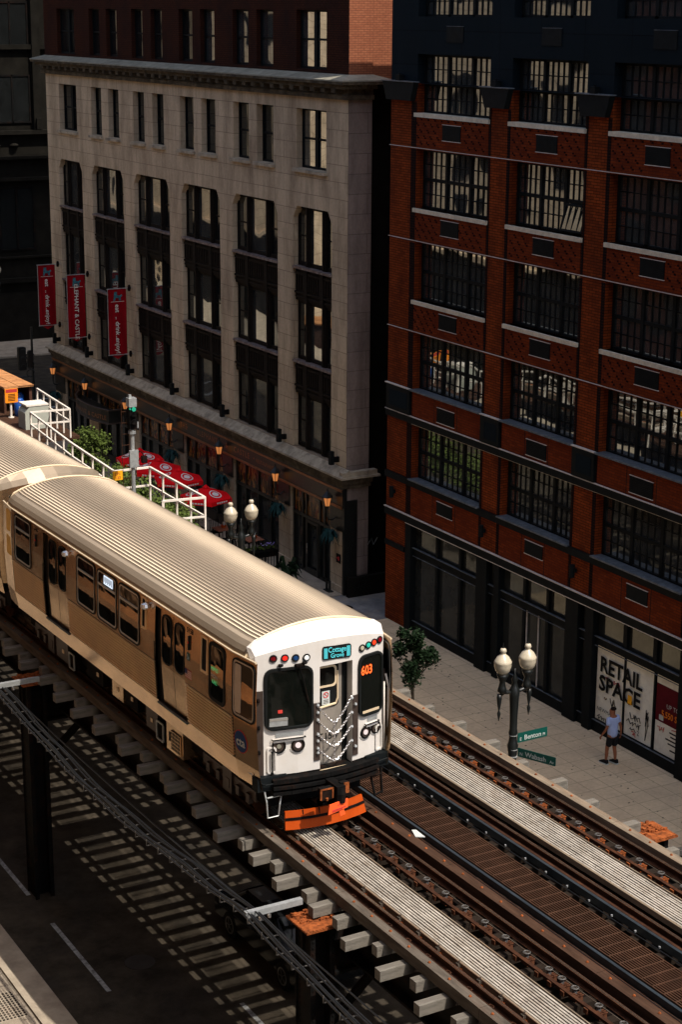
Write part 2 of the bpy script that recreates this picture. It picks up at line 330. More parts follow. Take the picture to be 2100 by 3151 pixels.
def fitw(mb,s_,size,width,T,bold=0,space=1.):
    t=MB(); text(t,s_,size,lambda u,v,e:(u,v,e),'LEFT',bold,1,0,space); xs=[v[0] for v in t.v]; k=width/(max(xs)-min(xs)); x0=min(xs)
    mb.add([T((v[0]-x0)*k,v[1],0) for v in t.v],t.f)
def holed(mb,x,y0,y1,z0,z1,holes,depth,chamf=None):
    """wall sheet in plane x=const facing -x with openings that have reveals of the given depth"""
    ys=sorted({y0,y1,*[h[0] for h in holes],*[h[1] for h in holes]}); zs=sorted({z0,z1,*[h[2] for h in holes],*[h[3] for h in holes]})
    inh=lambda y,z:any(h[0]<y<h[1] and h[2]<z<h[3] for h in holes)
    for i in range(len(ys)-1):
        for j in range(len(zs)-1):
            a,b,c,d=ys[i],ys[i+1],zs[j],zs[j+1]
            if not inh((a+b)/2,(c+d)/2): mb.add([(x,a,c),(x,b,c),(x,b,d),(x,a,d)],[(0,3,2,1)])
    for a,b,c,d in holes:
        X=x+depth
        mb.add([(x,a,c),(X,a,c),(X,a,d),(x,a,d)],[(0,1,2,3)]); mb.add([(x,b,c),(X,b,c),(X,b,d),(x,b,d)],[(3,2,1,0)])
        mb.add([(x,a,c),(X,a,c),(X,b,c),(x,b,c)],[(3,2,1,0)]); mb.add([(x,a,d),(X,a,d),(X,b,d),(x,b,d)],[(0,1,2,3)])
        if chamf and (d in chamf):
            k=.32
            for yy,sg in ((a,1),(b,-1)):
                mb.prism([(yy,d-.001),(yy+sg*k,d-.001),(yy+sg*.01,d-k*1.35)],lambda p,q,e:(x+e,p,q),0.002,depth)
# track frame: u across (right), v away, h above the rails
_T=Matrix(((0.999954724,-0.00951504,0.0),(0.0,0.0,0.0),(0,0,0)))
Tv=Vector((-0.00951504,0.99991741,-0.00863881)).normalized(); Tu=Tv.cross(Vector((0,0,1))).normalized(); Tw=Tu.cross(Tv)
TF=Matrix(((Tu.x,Tv.x,Tw.x,0),(Tu.y,Tv.y,Tw.y,0),(Tu.z,Tv.z,Tw.z,0),(0,0,0,1)))
TF=Matrix.Translation(Vector((0,0,21.5)))@TF@Matrix.Translation(Vector((0,0,-15.1)))
def W(u,v,h): return TF@Vector((u,v,h))
# ================================================================== SETTING
def sheet(name,x0,x1,y0,y1,z,m,kind='structure',**k):
    b=MB(); b.box((x0,y0,z-.12),(x1,y1,z)); return build(b,name,m,origin=((x0+x1)/2,(y0+y1)/2,z),kind=kind,**k)
g=MB(); g.box((-400,-300,-.6),(400,500,-.14)); build(g,'ground',M['asphalt'],kind='structure')
sheet('sidewalk',24.6,32.9,35.15,55.45,0,M['sidewalk'])
b=MB(); b.box((31.7,55.45,-.14),(60,58.75,-.03)); build(b,'alley',M['alley'],kind='structure')
b=MB(); b.box((24.6,55.45,-.14),(31.7,58.75,-.012)); build(b,'sidewalk',M['concrete'],kind='structure')
sheet('sidewalk',24.6,32.9,58.75,96.0,0,M['concrete'])
b=MB(); b.box((24.42,35.0,-.5),(24.6,96,.0)); b.box((24.6,34.95,-.5),(33,35.15,.0)); build(b,'kerb',M['concrete'],kind='structure')
b=MB(); b.prism(circ(31.95,57.35,.36),lambda p,q,e:(p,q,e),-.03,-.022); build(b,'manhole_cover',M['iron'],origin=(31.95,57.35,-.03),label='dark round manhole cover in the alley mouth between the two buildings',cat='manhole cover')
_r=random.Random(21); b=MB()
for k in range(150):
    x_=_r.uniform(28.5,32.5); y_=_r.uniform(36,54); q_=_r.uniform(.012,.04); b.prism(circ(x_,y_,q_,q_*_r.uniform(.5,1),6),lambda p,q,e:(p,q,e),.001,.004)
build(b,'gum_spots',mat('gum',(.06,.05,.04)),kind='stuff')
for (x_,y_) in ((14.9,36.5),(14.6,31.2)):
    b=MB(); b.prism(circ(x_,y_,.36),lambda p,q,e:(p,q,e),-.139,-.130); build(b,'manhole_cover',mat('worn_manhole_iron',(.05,.045,.04),.6,.2),origin=(x_,y_,-.14),label='round iron manhole cover in the dark road %s the structure'%('beside the far column of' if y_>33 else 'near the bottom edge under'),cat='manhole cover')
sheet('sidewalk',4,11.82,10,170,0,M['concrete'])
b=MB(); b.box((11.86,10,-.5),(12.02,170,0.0)); build(b,'kerb',M['concrete'],kind='structure')
b=MB(); b.box((12.09,10,-.5),(12.62,170,-.125)); build(b,'gutter',M['concrete'],kind='structure')
sheet('sidewalk',24.6,70,112.6,118,0,M['concrete'])
b=MB()
for x,ys in ((13.76,((35.6,39.3),(41.0,44.6),(47,50.6),(31,33.4))),(16.2,((28.5,33.7),))):
    for y0,y1 in ys: b.box((x-.055,y0,-.139),(x+.055,y1,-.135))
b.box((20,99.4,-.139),(60,99.6,-.135)); b.box((20,96.9,-.139),(60,97.3,-.135))
build(b,'lane_marking',M['roadpaint'],kind='structure')
# ventilation grating in the near pavement
b=MB(); b.box((10.9,35.2,.001),(11.75,36.5,.006))
gr=root('pavement_grating',(11.3,35.9,0),'square iron ventilation grating set in the sunlit pavement by the kerb','grating')
build(b,'rim',M['concrete'],gr)
b=MB()
for i in range(9):
    for j in range(12): b.box((10.97+i*.085,35.28+j*.098,.006),(11.02+i*.085,35.34+j*.098,.009))
build(b,'holes',M['iron'],gr,kind='stuff')

# ================================================================== BRICK BUILDING (right)
X=32.75
BR=root('brick_building',(X,55.65,0),'tall red brick building with black steel grid windows and slate cladding on top','building')
bays=[(49.55,53.95),(44.45,48.33),(38.95,43.2),(33.6,37.65),(27.8,32.3)]
rows=[(5.62,7.62),(8.82,10.82),(11.95,13.95),(15.08,17.05),(18.24,20.15),(21.35,23.35)]
b=MB()
holed(b,X,24,55.65,4.25,18.24,[(p,q,z0,z1) for p,q in bays for z0,z1 in rows[:4]],.42)
cols=[(53.95,55.65),(48.33,49.55),(43.2,44.45),(37.65,38.95),(32.3,33.6)]
for p,q in cols: b.box((X,p,18.24),(X+.42,q,19.2))
b.box((X,54.27,0),(X+.9,55.65,4.25))
b.add([(X,55.65,0),(X+30,55.65,0),(X+30,55.65,24.9),(X,55.65,24.9)],[(0,1,2,3)])
build(b,'wall',M['redbrick'],BR)
b=MB(); holed(b,X-.003,24,55.65,19.2,24.9,[(p,q,max(z0,19.2),z1) for p,q in bays for z0,z1 in rows[4:]],.42)
b.box((X,24,24.9),(X+30,55.65,25.0))
build(b,'cladding',M['panel'],BR)
b=MB(); b.box((X+.6,24,0),(X+30,55.6,24.88)); build(b,'core',M['black'],BR)
# soldier courses beside every pier
for p,q in cols:
    b=MB()
    for z0,z1 in ((4.3,5.36),(5.62,7.6),(7.9,10.8),(10.9,13.9),(14.0,17.05),(17.12,18.6)):
        if q<55: b.box((X-.012,q-.13,z0),(X,q,z1))
        b.box((X-.012,p,z0),(X,p+.17 if q<55 else p+.32,z1))
    build(b,'soldier_bricks',M['redbrick_dark'],BR)
# spandrels with studded bricks / plain with louvre
for bi,(p,q) in enumerate(bays[:4]):
    for k in range(5):
        z0=rows[k][1] if k<4 else rows[4][1]; z1=rows[k+1][0]
        if k==4: continue
        s=MB(); s.box((X-.02,p+.02,z0+.06),(X,q-.02,z1-.09))
        if k>=1:
            s.cur=1
            n=int((q-p)/.42)
            for i in range(n):
                for j in range(5):
                    if (i+j)%2 or not(0): 
                        yy=p+.22+i*.42+(.2 if j%2 else 0)+random.uniform(-.02,.02); zz=z0+.16+j*.2
                        if abs(yy-(p+q)/2+.05)<.68 and z0+.12<zz<z0+.86: continue
                        if yy<q-.15 and zz<z1-.15:
                            s.box((X-.035,yy,zz),(X-.02,yy+.075,zz+.05)); s.box((X-.035,yy+.09,zz+.06),(X-.02,yy+.15,zz+.11))
        else:
            s.cur=2
            for yy in (p+(q-p)*.33,p+(q-p)*.66): s.box((X-.024,yy-.012,z0+.06),(X-.02,yy+.012,z1-.09))
        sp=build(s,'spandrel',[M['redbrick_panel'],M['redbrick_dark'],M['black']],BR)
        c=(p+q)/2-.05; gz0=z0+.38
        v=MB(); v.box((X-.05,c-.53,gz0),(X-.02,c+.55,gz0+.5)); v.cur=1; v.box((X-.056,c-.55,gz0-.02),(X-.02,c+.57,gz0)); v.box((X-.056,c-.55,gz0+.5),(X-.02,c+.57,gz0+.515)); v.cur=0
        for i in range(9): v.box((X-.056,c-.5,gz0+.03+i*.052),(X-.05,c+.52,gz0+.045+i*.052))
        build(v,'vent_louvre',[M['dark_metal'],M['capline']],BR)
    for k in (4,):
        v=MB(); c=(p+q)/2-.1; v.box((X-.03,c-.5,20.55),(X-.004,c+.5,21.05)); v.cur=1; v.box((X-.034,c-.5,21.05),(X-.004,c+.5,21.062)); build(v,'vent_louvre',[M['dark_metal'],M['sillblue']],BR)
    # low spandrel over the shopfront (k=-1)
    s=MB(); s.box((X-.02,p+.02,4.3),(X,q-.02,5.34)); s.cur=1
    for yy in (p+(q-p)*.33,p+(q-p)*.66): s.box((X-.024,yy-.012,4.3),(X-.02,yy+.012,5.34))
    build(s,'spandrel',[M['redbrick_panel'],M['black']],BR)
    c=(p+q)/2-.1; v=MB(); v.box((X-.05,c-.48,4.78),(X-.02,c+.5,5.22)); v.cur=1; v.box((X-.056,c-.5,4.76),(X-.02,c+.52,4.78)); v.box((X-.056,c-.5,5.22),(X-.02,c+.52,5.235))
    build(v,'vent_louvre',[M['dark_metal'],M['capline']],BR)
    # windows
    for ri,(z0,z1) in enumerate(rows):
        f=MB(); x0=X+.315; x1=X+.345; y0,y1=p,q; L=(q-p)
        f.box((x0-.03,y0,z0),(x1,y0+.09,z1)); f.box((x0-.03,y1-.09,z0),(x1,y1,z1)); f.box((x0-.03,y0,z0),(x1,y1,z0+.07)); f.box((x0-.03,y0,z1-.08),(x1,y1,z1))
        m1,m2=y0+L*.335,y0+L*.665; zm=(z0+z1)/2-.02
        for m_ in (m1,m2): f.box((x0-.03,m_-.07,z0),(x1,m_+.07,z1))
        f.box((x0-.02,y0,zm-.055),(x1,y1,zm+.055))
        for a_,b_ in ((y0+.09,m1-.07),(m1+.07,m2-.07),(m2+.07,y1-.09)):
            for i in range(1,4): yy=a_+(b_-a_)*i/4; f.box((x0,yy-.022,z0),(x1,yy+.022,z1))
        for zz in ((z0+zm)/2,(zm+z1)/2): f.box((x0+.004,y0,zz-.016),(x1,y1,zz+.016))
        fo=build(f,'window',M['dark_metal'],BR)
        g=MB()
        for a_,b_ in ((y0,m1),(m1,m2),(m2,y1)):
            for c_,d_ in ((z0,zm),(zm,z1)):
                t1,t2=random.uniform(0,.012),random.uniform(0,.012); g.add([(X+.336,a_,c_),(X+.336+t1,b_,c_),(X+.336+t1+t2,b_,d_),(X+.336+t2,a_,d_)],[(0,3,2,1)])
        build(g,'pane',M['glass'],fo)
        if bi==1 and ri==3:   # the one light standing open
            g=MB(); T=lambda a_,b_,e:(X+.12+ (zm-b_)*-.28 +e, y0+.1+a_, b_)
            g.frame(rr(0,m1-y0-.2,z0+.1,zm-.06,.01,1),rr(.06,m1-y0-.26,z0+.16,zm-.12,.01,1),lambda a_,b_,e:(X+.02+(b_-z0)*.24+e,y0+.1+a_,b_),0,.04)
            for i in range(1,4): yy=(m1-y0-.2)*i/4; g.beam((X+.04+.03,y0+.1+yy,z0+.1),(X+.04+.24*(zm-z0-.1),y0+.1+yy,zm-.06),.035,.03)
            g.cur=1; g.add([(X+.06,y0+.12,z0+.12),(X+.06,m1-.12,z0+.12),(X+.05+.24*(zm-z0),m1-.12,zm-.08),(X+.05+.24*(zm-z0),y0+.12,zm-.08)],[(0,3,2,1)])
            build(g,'open_casement',[M['dark_metal'],M['glass']],fo)
        s=MB()
        if ri>=2: 
            if ri<5: s.box((X-.09,y0-.06,z0-.13),(X+.28,y1+.06,z0)); build(s,'sill',M['sill'],BR)
        else: s.box((X-.14,y0-.02,z0-.03),(X+.28,y1+.02,z0+.02)); build(s,'sill',M['sillblue'],BR)
b=MB()
for z0,z1,pr in ((3.98,4.25,.07),(5.36,5.6,.07),(7.62,7.86,.07)): b.box((X-pr,24,z0),(X-.001,55.68,z1))
b.box((X-.05,54.3,2.83),(X-.001,55.66,3.02))
build(b,'steel_band',M['dark_metal'],BR)
b=MB()
b.box((X-.09,24,4.25),(X-.002,55.69,4.275))
for z in (10.85,13.97,17.08): b.box((X-.035,24,z),(X-.002,55.69,z+.018))
b.box((X-.09,24,7.86),(X-.002,55.69,7.88)); b.box((X-.07,24,3.955),(X-.002,54.2,3.98)); b.box((X-.05,24,7.60),(X-.002,53.9,7.62))
for p,q in cols[:4]: b.box((X-.12,p,8.80),(X-.002,q+(.02 if q>55 else 0),8.83))
build(b,'metal_trim',M['capline'],BR)
for p,q in cols[:4]:
    b=MB(); b.box((X-.10,p+.06,7.9),(X-.002,q-.06,8.8)); b.cur=1; b.box((X-.112,p+.2,8.05),(X-.10,q-.3,8.62)); build(b,'steel_box',[M['dark_metal'],M['panel']],BR)
    b=MB(); b.prism([(p-.1,19.23),(q+.28,19.23),(q+.02,18.62),(p+.12,18.62)],lambda a_,c_,e:(X+e,a_,c_),-.20,-.004); b.cur=1; b.box((X-.24,p-.14,19.23),(X-.003,q+.32,19.262)); build(b,'bracket',[M['dark_metal'],M['sillblue']],BR)
    c=(p+q)/2+.1; b=MB(); b.box((X-.22,c-.12,19.26),(X-.04,c+.12,19.46)); b.tube([(X-.13,c,19.26),(X-.13,c,19.5)],.04); build(b,'floodlight',M['dark_metal'],BR)
    c=(p+q)/2+.22; b=MB(); b.tube([(X-.16,c,4.72),(X-.16,c,5.12)],.085,12); b.box((X-.12,c-.04,4.86),(X,c+.04,4.98)); build(b,'wall_sconce',M['dark_metal'],BR)
# shopfront
SF=MB(); x0=X+.12; 
SF.box((x0,24,2.82),(x0+.16,54.27,3.08)); SF.box((x0-.02,24,.0),(x0+.16,54.27,.36)); SF.box((x0-.03,24,3.9),(x0+.1,54.27,3.99))
piers=[(54.27,53.9),(49.62,49.0),(48.54,48.25),(44.5,43.85),(43.45,43.06),(38.9,38.3),(37.7,37.4),(33,32.5)]
for p,q in piers: SF.box((X-.02,q,0),(x0+.2,p,3.98))
mull=[(52.33,),(50.83,),(46.95,),(45.65,),(41.63,),(40.2,),(36,),(34.5,)]
for (m_,) in mull:
    if m_ in (41.63,40.2): SF.box((x0+.04,m_-.035,0),(x0+.12,m_+.035,2.9)); SF.box((x0-.005,m_-.09,2.9),(x0+.12,m_+.09,3.95))
    else: SF.box((x0-.005,m_-.075,0),(x0+.12,m_+.075,3.95))
sf=build(SF,'shopfront',M['dark_metal'],BR)
b=MB(); b.box((x0-.07,24,3.08),(x0+.02,54.0,3.10)); b.box((x0-.04,24,.36),(x0+.02,54.0,.375)); b.box((x0-.04,24,2.78),(x0,54,2.79)); build(b,'ledge',M['sillblue'],sf)
b=MB()
for i,(a_,c_) in enumerate(((49.62,53.9),(48.54,49.0),(44.5,48.25),(43.45,43.85),(38.9,43.06),(37.7,38.3),(33,37.4))): b.add([(x0+.1,a_,.3),(x0+.1,c_,.3),(x0+.1,c_,3.95),(x0+.1,a_,3.95)],[(0,3,2,1)])
build(b,'pane',M['glass2'],sf)
b=MB()
for yy in (46.86,46.2,45.75): b.box((x0+.05,yy-.012,.3),(x0+.09,yy+.012,2.8))
build(b,'door_edge',M['capline'],sf)
# posters
def PT(y): return y
xp=x0+.085
def PX(a_,c_,e): return (xp-e,a_,c_)   # a_=y, facing -x ; reading direction runs towards -y
def ptext(mb,s,y,z,size,al='LEFT',bold=0,sx=1,d=.012,space=1): text(mb,s,size,lambda u,v,e:(xp-d,y-u,z+v),al,bold,sx,0,space)
po=root('poster',(xp,42.3,.38),'big white RETAIL SPACE poster covered in graffiti behind the shopfront glass','poster')
b=MB(); b.box((xp-.008,41.66,.40),(xp,43.03,2.79)); b.box((xp-.008,40.28,.40),(xp,41.59,2.79)); build(b,'sheet',M['poster'],po)
b=MB(); fitw(b,'RETAIL',.68,2.08,lambda u,v,e:(xp-.045,42.82-u,2.02+v),.03); fitw(b,'SPACE',.68,2.05,lambda u,v,e:(xp-.045,42.86-u,1.42+v),.03); fitw(b,'NEWMARK',.17,.95,lambda u,v,e:(xp-.045,42.9-u,.72+v),.0)
build(b,'lettering',M['black'],po)
b=MB()
def scrawl(mb,y,z,wd,ht,n,r_=.012):
    p=[]; 
    for i in range(n): p.append((xp-.02,y-wd*i/n+random.uniform(-.06,.06),z+ht*(.5+.5*math.sin(i*2.1))+random.uniform(-.04,.04)))
    mb.tube(p,r_,4)
for a_ in ((42.9,.44,.6,.12,14),(42.3,1.0,.3,.28,10),(41.3,.95,.5,.2,12),(41.4,.75,.7,.18,14),(40.6,1.0,.2,.5,8),(40.55,.5,.1,.9,5),(42.6,1.15,.2,.1,6),(41.3,.6,.35,.08,6)): scrawl(b,*a_)
ptext(b,'2',40.95,.55,.22)
build(b,'graffiti',M['black'],po)
b=MB(); scrawl(b,42.6,1.78,.75,.1,18); scrawl(b,41.2,.48,.2,.12,6); build(b,'red_scrawl',M['redscrawl'],po)
b=MB(); b.box((xp-.050,41.22,1.42),(xp-.047,41.42,1.70)); build(b,'sticker',M['yellow'],po)
po=root('poster',(xp,39.5,.38),'maroon and white letting poster reading UP TO 5,550 SF at the shopfront end','poster')
b=MB(); b.box((xp-.008,38.94,.40),(xp,40.12,2.79)); build(b,'sheet',M['poster'],po)
b=MB(); b.box((xp-.012,38.94,1.36),(xp-.008,40.12,2.52)); build(b,'maroon_field',M['maroon'],po)
b=MB(); ptext(b,'UP TO',39.05,1.86,.2,'RIGHT',d=.016); b.box((xp-.016,39.75,1.42),(xp-.013,39.95,1.58)); build(b,'small_lettering',M['signtext'],po)
b=MB(); ptext(b,'5,550 SF',39.02,1.56,.27,'RIGHT',bold=.02,d=.016,sx=.9); build(b,'large_lettering',M['orangetext'],po)
b=MB()
for zz,wd in ((1.14,.45),(1.02,.4),(.9,.62),(.78,.5),(.6,.4)): b.box((xp-.011,39.0,zz),(xp-.008,39.0+wd,zz+.045))
build(b,'contact_lines',M['black'],po)
b=MB(); scrawl(b,39.95,1.1,.3,.12,9); scrawl(b,39.3,1.24,.25,.08,8); build(b,'red_scrawl',M['redscrawl'],po)

# ================================================================== STONE BUILDING (left)
SB=root('stone_building',(X,58.65,0),'pale limestone building with pub below, dark cornice and brick storeys above','building')
up=[(85.51,87.84),(82.3,83.61),(80.18,81.47),(77.23,78.49),(75.09,76.33),(71.97,73.36),(69.82,71.2),(66.72,68.14),(64.59,66.02),(60.31,62.67)]
sb=[(85.05,88.17),(79.85,83.75),(74.65,78.6),(69.5,73.35),(64.25,68.3),(59.85,62.95)]
b=MB(); holed(b,X,58.65,89.65,4.6,18.5,[(p,q,15.8,18.0) for p,q in up]+[(p,q,4.95,14.37) for p,q in sb],.36,chamf=(14.37,))
b.box((X,58.652,4.6),(X+.42,58.66,18.5)); build(b,'wall',M['stone'],SB)
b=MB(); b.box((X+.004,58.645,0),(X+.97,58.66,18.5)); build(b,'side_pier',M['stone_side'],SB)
b=MB(); b.box((X+.97,59.5,0),(X+28,59.6,19.3)); b.box((X+.95,58.66,0),(X+.97,59.55,18.5)); build(b,'light_well_wall',M['darkbld'],SB)
b=MB(); b.box((X+.55,59.7,0),(X+28,89.6,62)); build(b,'core',M['black'],SB)
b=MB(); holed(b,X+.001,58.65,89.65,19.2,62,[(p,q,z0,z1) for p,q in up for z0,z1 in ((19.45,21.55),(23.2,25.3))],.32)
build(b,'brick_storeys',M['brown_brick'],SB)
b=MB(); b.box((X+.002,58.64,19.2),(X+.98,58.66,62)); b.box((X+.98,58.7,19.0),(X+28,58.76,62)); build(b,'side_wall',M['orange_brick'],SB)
b=MB()
for a_ in ((X-.18,18.45,18.62),(X-.10,18.62,18.84),(X-.40,18.84,19.0),(X-.58,19.0,19.15)):
    xx,z0,z1=a_; e=X-xx; b.box((xx,58.65-e,z0),(X+.96+e,89.65+e,z1)) if e>.4 else b.box((xx,58.65-e,z0),(X+.96,89.65+e,z1))
for i in range(38): yy=58.9+i*.81; b.box((X-.42,yy,18.70),(X-.1,yy+.3,18.84))
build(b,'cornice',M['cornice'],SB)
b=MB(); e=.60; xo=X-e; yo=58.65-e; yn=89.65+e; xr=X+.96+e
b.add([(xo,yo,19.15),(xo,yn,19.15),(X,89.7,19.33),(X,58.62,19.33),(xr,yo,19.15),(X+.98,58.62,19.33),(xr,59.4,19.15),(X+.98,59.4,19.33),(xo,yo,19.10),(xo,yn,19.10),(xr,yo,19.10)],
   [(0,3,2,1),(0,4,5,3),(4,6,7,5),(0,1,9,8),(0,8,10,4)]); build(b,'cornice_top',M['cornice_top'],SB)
b=MB(); b.box((X-.38,58.65-.34,4.60),(X+1.3,89.65+.4,4.68)); b.prism([(X-.36,4.68),(X,4.68),(X,4.93),(X-.05,4.93)],lambda p,q,e:(p,e,q),58.65-.3,89.95); b.box((X-.3,58.38,4.68),(X+1.2,58.64,4.86)); build(b,'belt_course',M['ledge'],SB)
b=MB(); b.box((X-.28,58.65-.2,4.38),(X+1.05,89.9,4.60)); b.box((X-.2,58.65-.14,4.2),(X+1.0,89.8,4.38)); build(b,'lower_moulding',M['cornice'],SB)
# upper sash windows + sills
for wi,(p,q) in enumerate(up):
    for z0,z1 in ((15.8,18.0),(19.45,21.55)):
        f=MB(); x0=X+.25 if z0<19 else X+.2; x1=x0+.08
        f.frame([(p,z0),(q,z0),(q,z1),(p,z1)],[(p+.07,z0+.08),(q-.07,z0+.08),(q-.07,z1-.08),(p+.07,z1-.08)],lambda a_,c_,e:(x0+e,a_,c_),0,.08)
        zm=(z0+z1)/2; f.box((x0+.01,p,zm-.04),(x1,q,zm+.04))
        if q-p>2: f.box((x0-.02,(p+q)/2-.11,z0),(x1,(p+q)/2+.11,z1))
        fo=build(f,'sash_window',M['dark_metal'],SB)
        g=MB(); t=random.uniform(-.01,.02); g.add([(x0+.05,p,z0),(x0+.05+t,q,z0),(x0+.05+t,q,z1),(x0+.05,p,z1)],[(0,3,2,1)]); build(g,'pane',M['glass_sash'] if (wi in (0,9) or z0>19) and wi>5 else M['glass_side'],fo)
    s=MB(); s.box((X-.14,p-.12,15.66),(X+.3,q+.12,15.78)); build(s,'sill',M['ledge'],SB)
# three-part bay windows and cast iron spandrels
zr=[(5.0,7.1),(8.45,10.75),(12.1,14.37)]
for (p,q) in sb:
    L=q-p; m1,m2=p+L*.29,p+L*.71
    for z0,z1 in zr:
        f=MB(); x0=X+.22
        for a_,c_ in ((p,p+.1),(q-.1,q)): f.box((x0,a_,z0),(x0+.16,c_,z1))
        for m_ in (m1,m2): f.box((x0-.06,m_-.13,z0-.3 if z0>5.1 else z0),(x0+.16,m_+.13,z1)); f.box((x0-.12,m_-.05,z0),(x0-.06,m_+.05,z1))
        f.box((x0,p,z0),(x0+.16,q,z0+.14)); f.box((x0,p,z1-.12),(x0+.16,q,z1))
        for a_,c_ in ((p,m1),(m2,q)): f.box((x0+.03,a_,(z0+z1)/2-.03),(x0+.14,c_,(z0+z1)/2+.03))
        fo=build(f,'bay_window',M['spandrel'],SB)
        g=MB()
        for a_,c_ in ((p+.05,m1-.08),(m1+.08,m2-.08),(m2+.08,q-.05)):
            g.cur=0 if a_>m1 and c_<m2 else 1
            t=random.uniform(-.03,.03); g.add([(x0+.04,a_,z0+.1),(x0+.04+t*.4,c_,z0+.1),(x0+.04+t*.4,c_,z1-.1),(x0+.04,a_,z1-.1)],[(0,3,2,1)])
        build(g,'pane',[M['glass_sash'],M['glass_side']],fo)
    for z0,z1 in ((7.1,8.45),(10.75,12.1)):
        s=MB(); x0=X+.12; s.box((x0,p,z0),(x0+.2,q,z1-.1))
        for a_,c_ in ((p,m1-.13),(m1+.13,m2-.13),(m2+.13,q)):
            n=max(3,int((c_-a_)/.155)); 
            for i in range(n): yy=a_+(c_-a_)*(i+.25)/n; s.box((x0-.05,yy,z0+.42),(x0,yy+.07,z1-.36))
            s.box((x0-.05,a_+.04,z0+.12),(x0,c_-.04,z0+.19)); s.box((x0-.07,a_+.02,z0+.28),(x0,c_-.02,z0+.36)); s.box((x0-.06,a_+.04,z1-.34),(x0,c_-.04,z1-.24))
        for m_ in (m1,m2): s.box((x0-.08,m_-.13,z0),(x0,m_+.13,z1-.1))
        so_=build(s,'spandrel',M['spandrel'],SB)
        t=MB()
        for a_,c_ in ((p,m1-.12),(m1-.09,m2+.09),(m2+.12,q)): t.box((x0-.17,a_,z1-.11),(x0+.14,c_,z1-.02))
        build(t,'ledge',M['spandrel_sill'],so_)
# pub front
b=MB(); b.box((X-.16,58.62,3.42),(X,89.7,4.2)); b.box((X-.02,58.62,3.3),(X+.03,89.7,3.42)); build(b,'fascia',M['fascia'],SB)
b=MB()
for z in (4.10,3.44): b.box((X-.22,58.66,z),(X-.161,89.7,z+.035)); b.box((X-.20,58.66,z-.055),(X-.161,89.7,z-.02))
build(b,'gilt_moulding',M['gold'],SB)
b=MB()
for s_,yc in (('THE',73.15),('ELEPHANT',70.7),('&',68.75),('CASTLE',67.3),('RESTAURANT',65.15)):
    sz=.34 if s_!='RESTAURANT' else .22
    text(b,s_,sz,lambda u,v,e:(X-.168,yc-u,3.66+v),'CENTER',.012,1.0,0,1.35 if sz>.3 else 1.2)
for yy in (72.75,66.15,64.0): b.prism(circ(yy,3.77,.04,n=8),lambda a_,c_,e:(X-.168+e,a_,c_),0,.004)
build(b,'lettering',M['gold'],SB)
pil=[(58.75,59.82),(63.12,64.18),(68.35,69.4),(73.4,74.6),(78.6,79.8),(83.75,85.0),(88.2,89.65)]
for p,q in pil:
    b=MB(); b.box((X-.02,p,-.02),(X+.35,q,3.32)); b.box((X-.08,p-.03,-.02),(X-.02,q+.03,.25)); build(b,'pilaster',M['stone'],SB)
    b=MB(); b.box((X-.07,p+.05,2.45),(X-.021,q-.05,3.3)); build(b,'black_panel',M['fascia'],SB)
b=MB()
b.box((X+.02,58.60,0),(X+.47,58.644,3.7)); b.box((X-.1,58.60,0),(X+.02,58.74,4.2))
build(b,'corner_casing',M['fascia'],SB)
bayp=[(pil[i][1],pil[i+1][0]) for i in range(6)]
for i,(p,q) in enumerate(bayp):
    f=MB(); x0=X+.12; L=q-p
    ms=[p+L*k for k in (.22,.5,.78)] if i else [60.5,60.9,62.02,62.32]
    f.box((x0-.04,p,3.2),(x0+.1,q,3.32)); f.box((x0-.05,p,2.22),(x0+.1,q,2.34)); f.box((x0-.04,p,.0),(x0+.1,q,.42 if i else .1))
    for m_ in ms+[p+.05,q-.05]: f.box((x0-.04,m_-.05,0),(x0+.1,m_+.05,3.25))
    fo=build(f,'shop_window',M['fascia'],SB)
    g=MB(); g.add([(x0+.06,p,0),(x0+.06,q,0),(x0+.06,q,2.3),(x0+.06,p,2.3)],[(0,3,2,1)]); build(g,'pane',M['glass2'],fo)
    g=MB(); g.box((x0+.02,p,2.3),(x0+.06,q,3.22)); build(g,'stained_glass',M['stained'],fo)
d=MB(); d.frame(rr(60.95,61.97,.03,2.2,.01,1),rr(61.07,61.85,.25,2.08,.01,1),lambda a_,c_,e:(X+.05+e,a_,c_),0,.06); do=build(d,'door',M['fascia'],SB)
d=MB(); d.tube([(X+.03,61.72,1.25),(X-.04,61.72,1.25),(X-.04,61.72,.85),(X+.03,61.72,.85)],.018,6); build(d,'handle',M['chrome'],do)
d=MB(); d.box((X-.05,58.98,1.15),(X-.02,59.3,1.5)); d.cur=1; d.box((X-.055,59.05,1.25),(X-.05,59.15,1.4)); d.box((X-.055,59.18,1.3),(X-.05,59.24,1.36)); build(d,'wall_plaque',[M['black'],M['redscrawl']],SB)
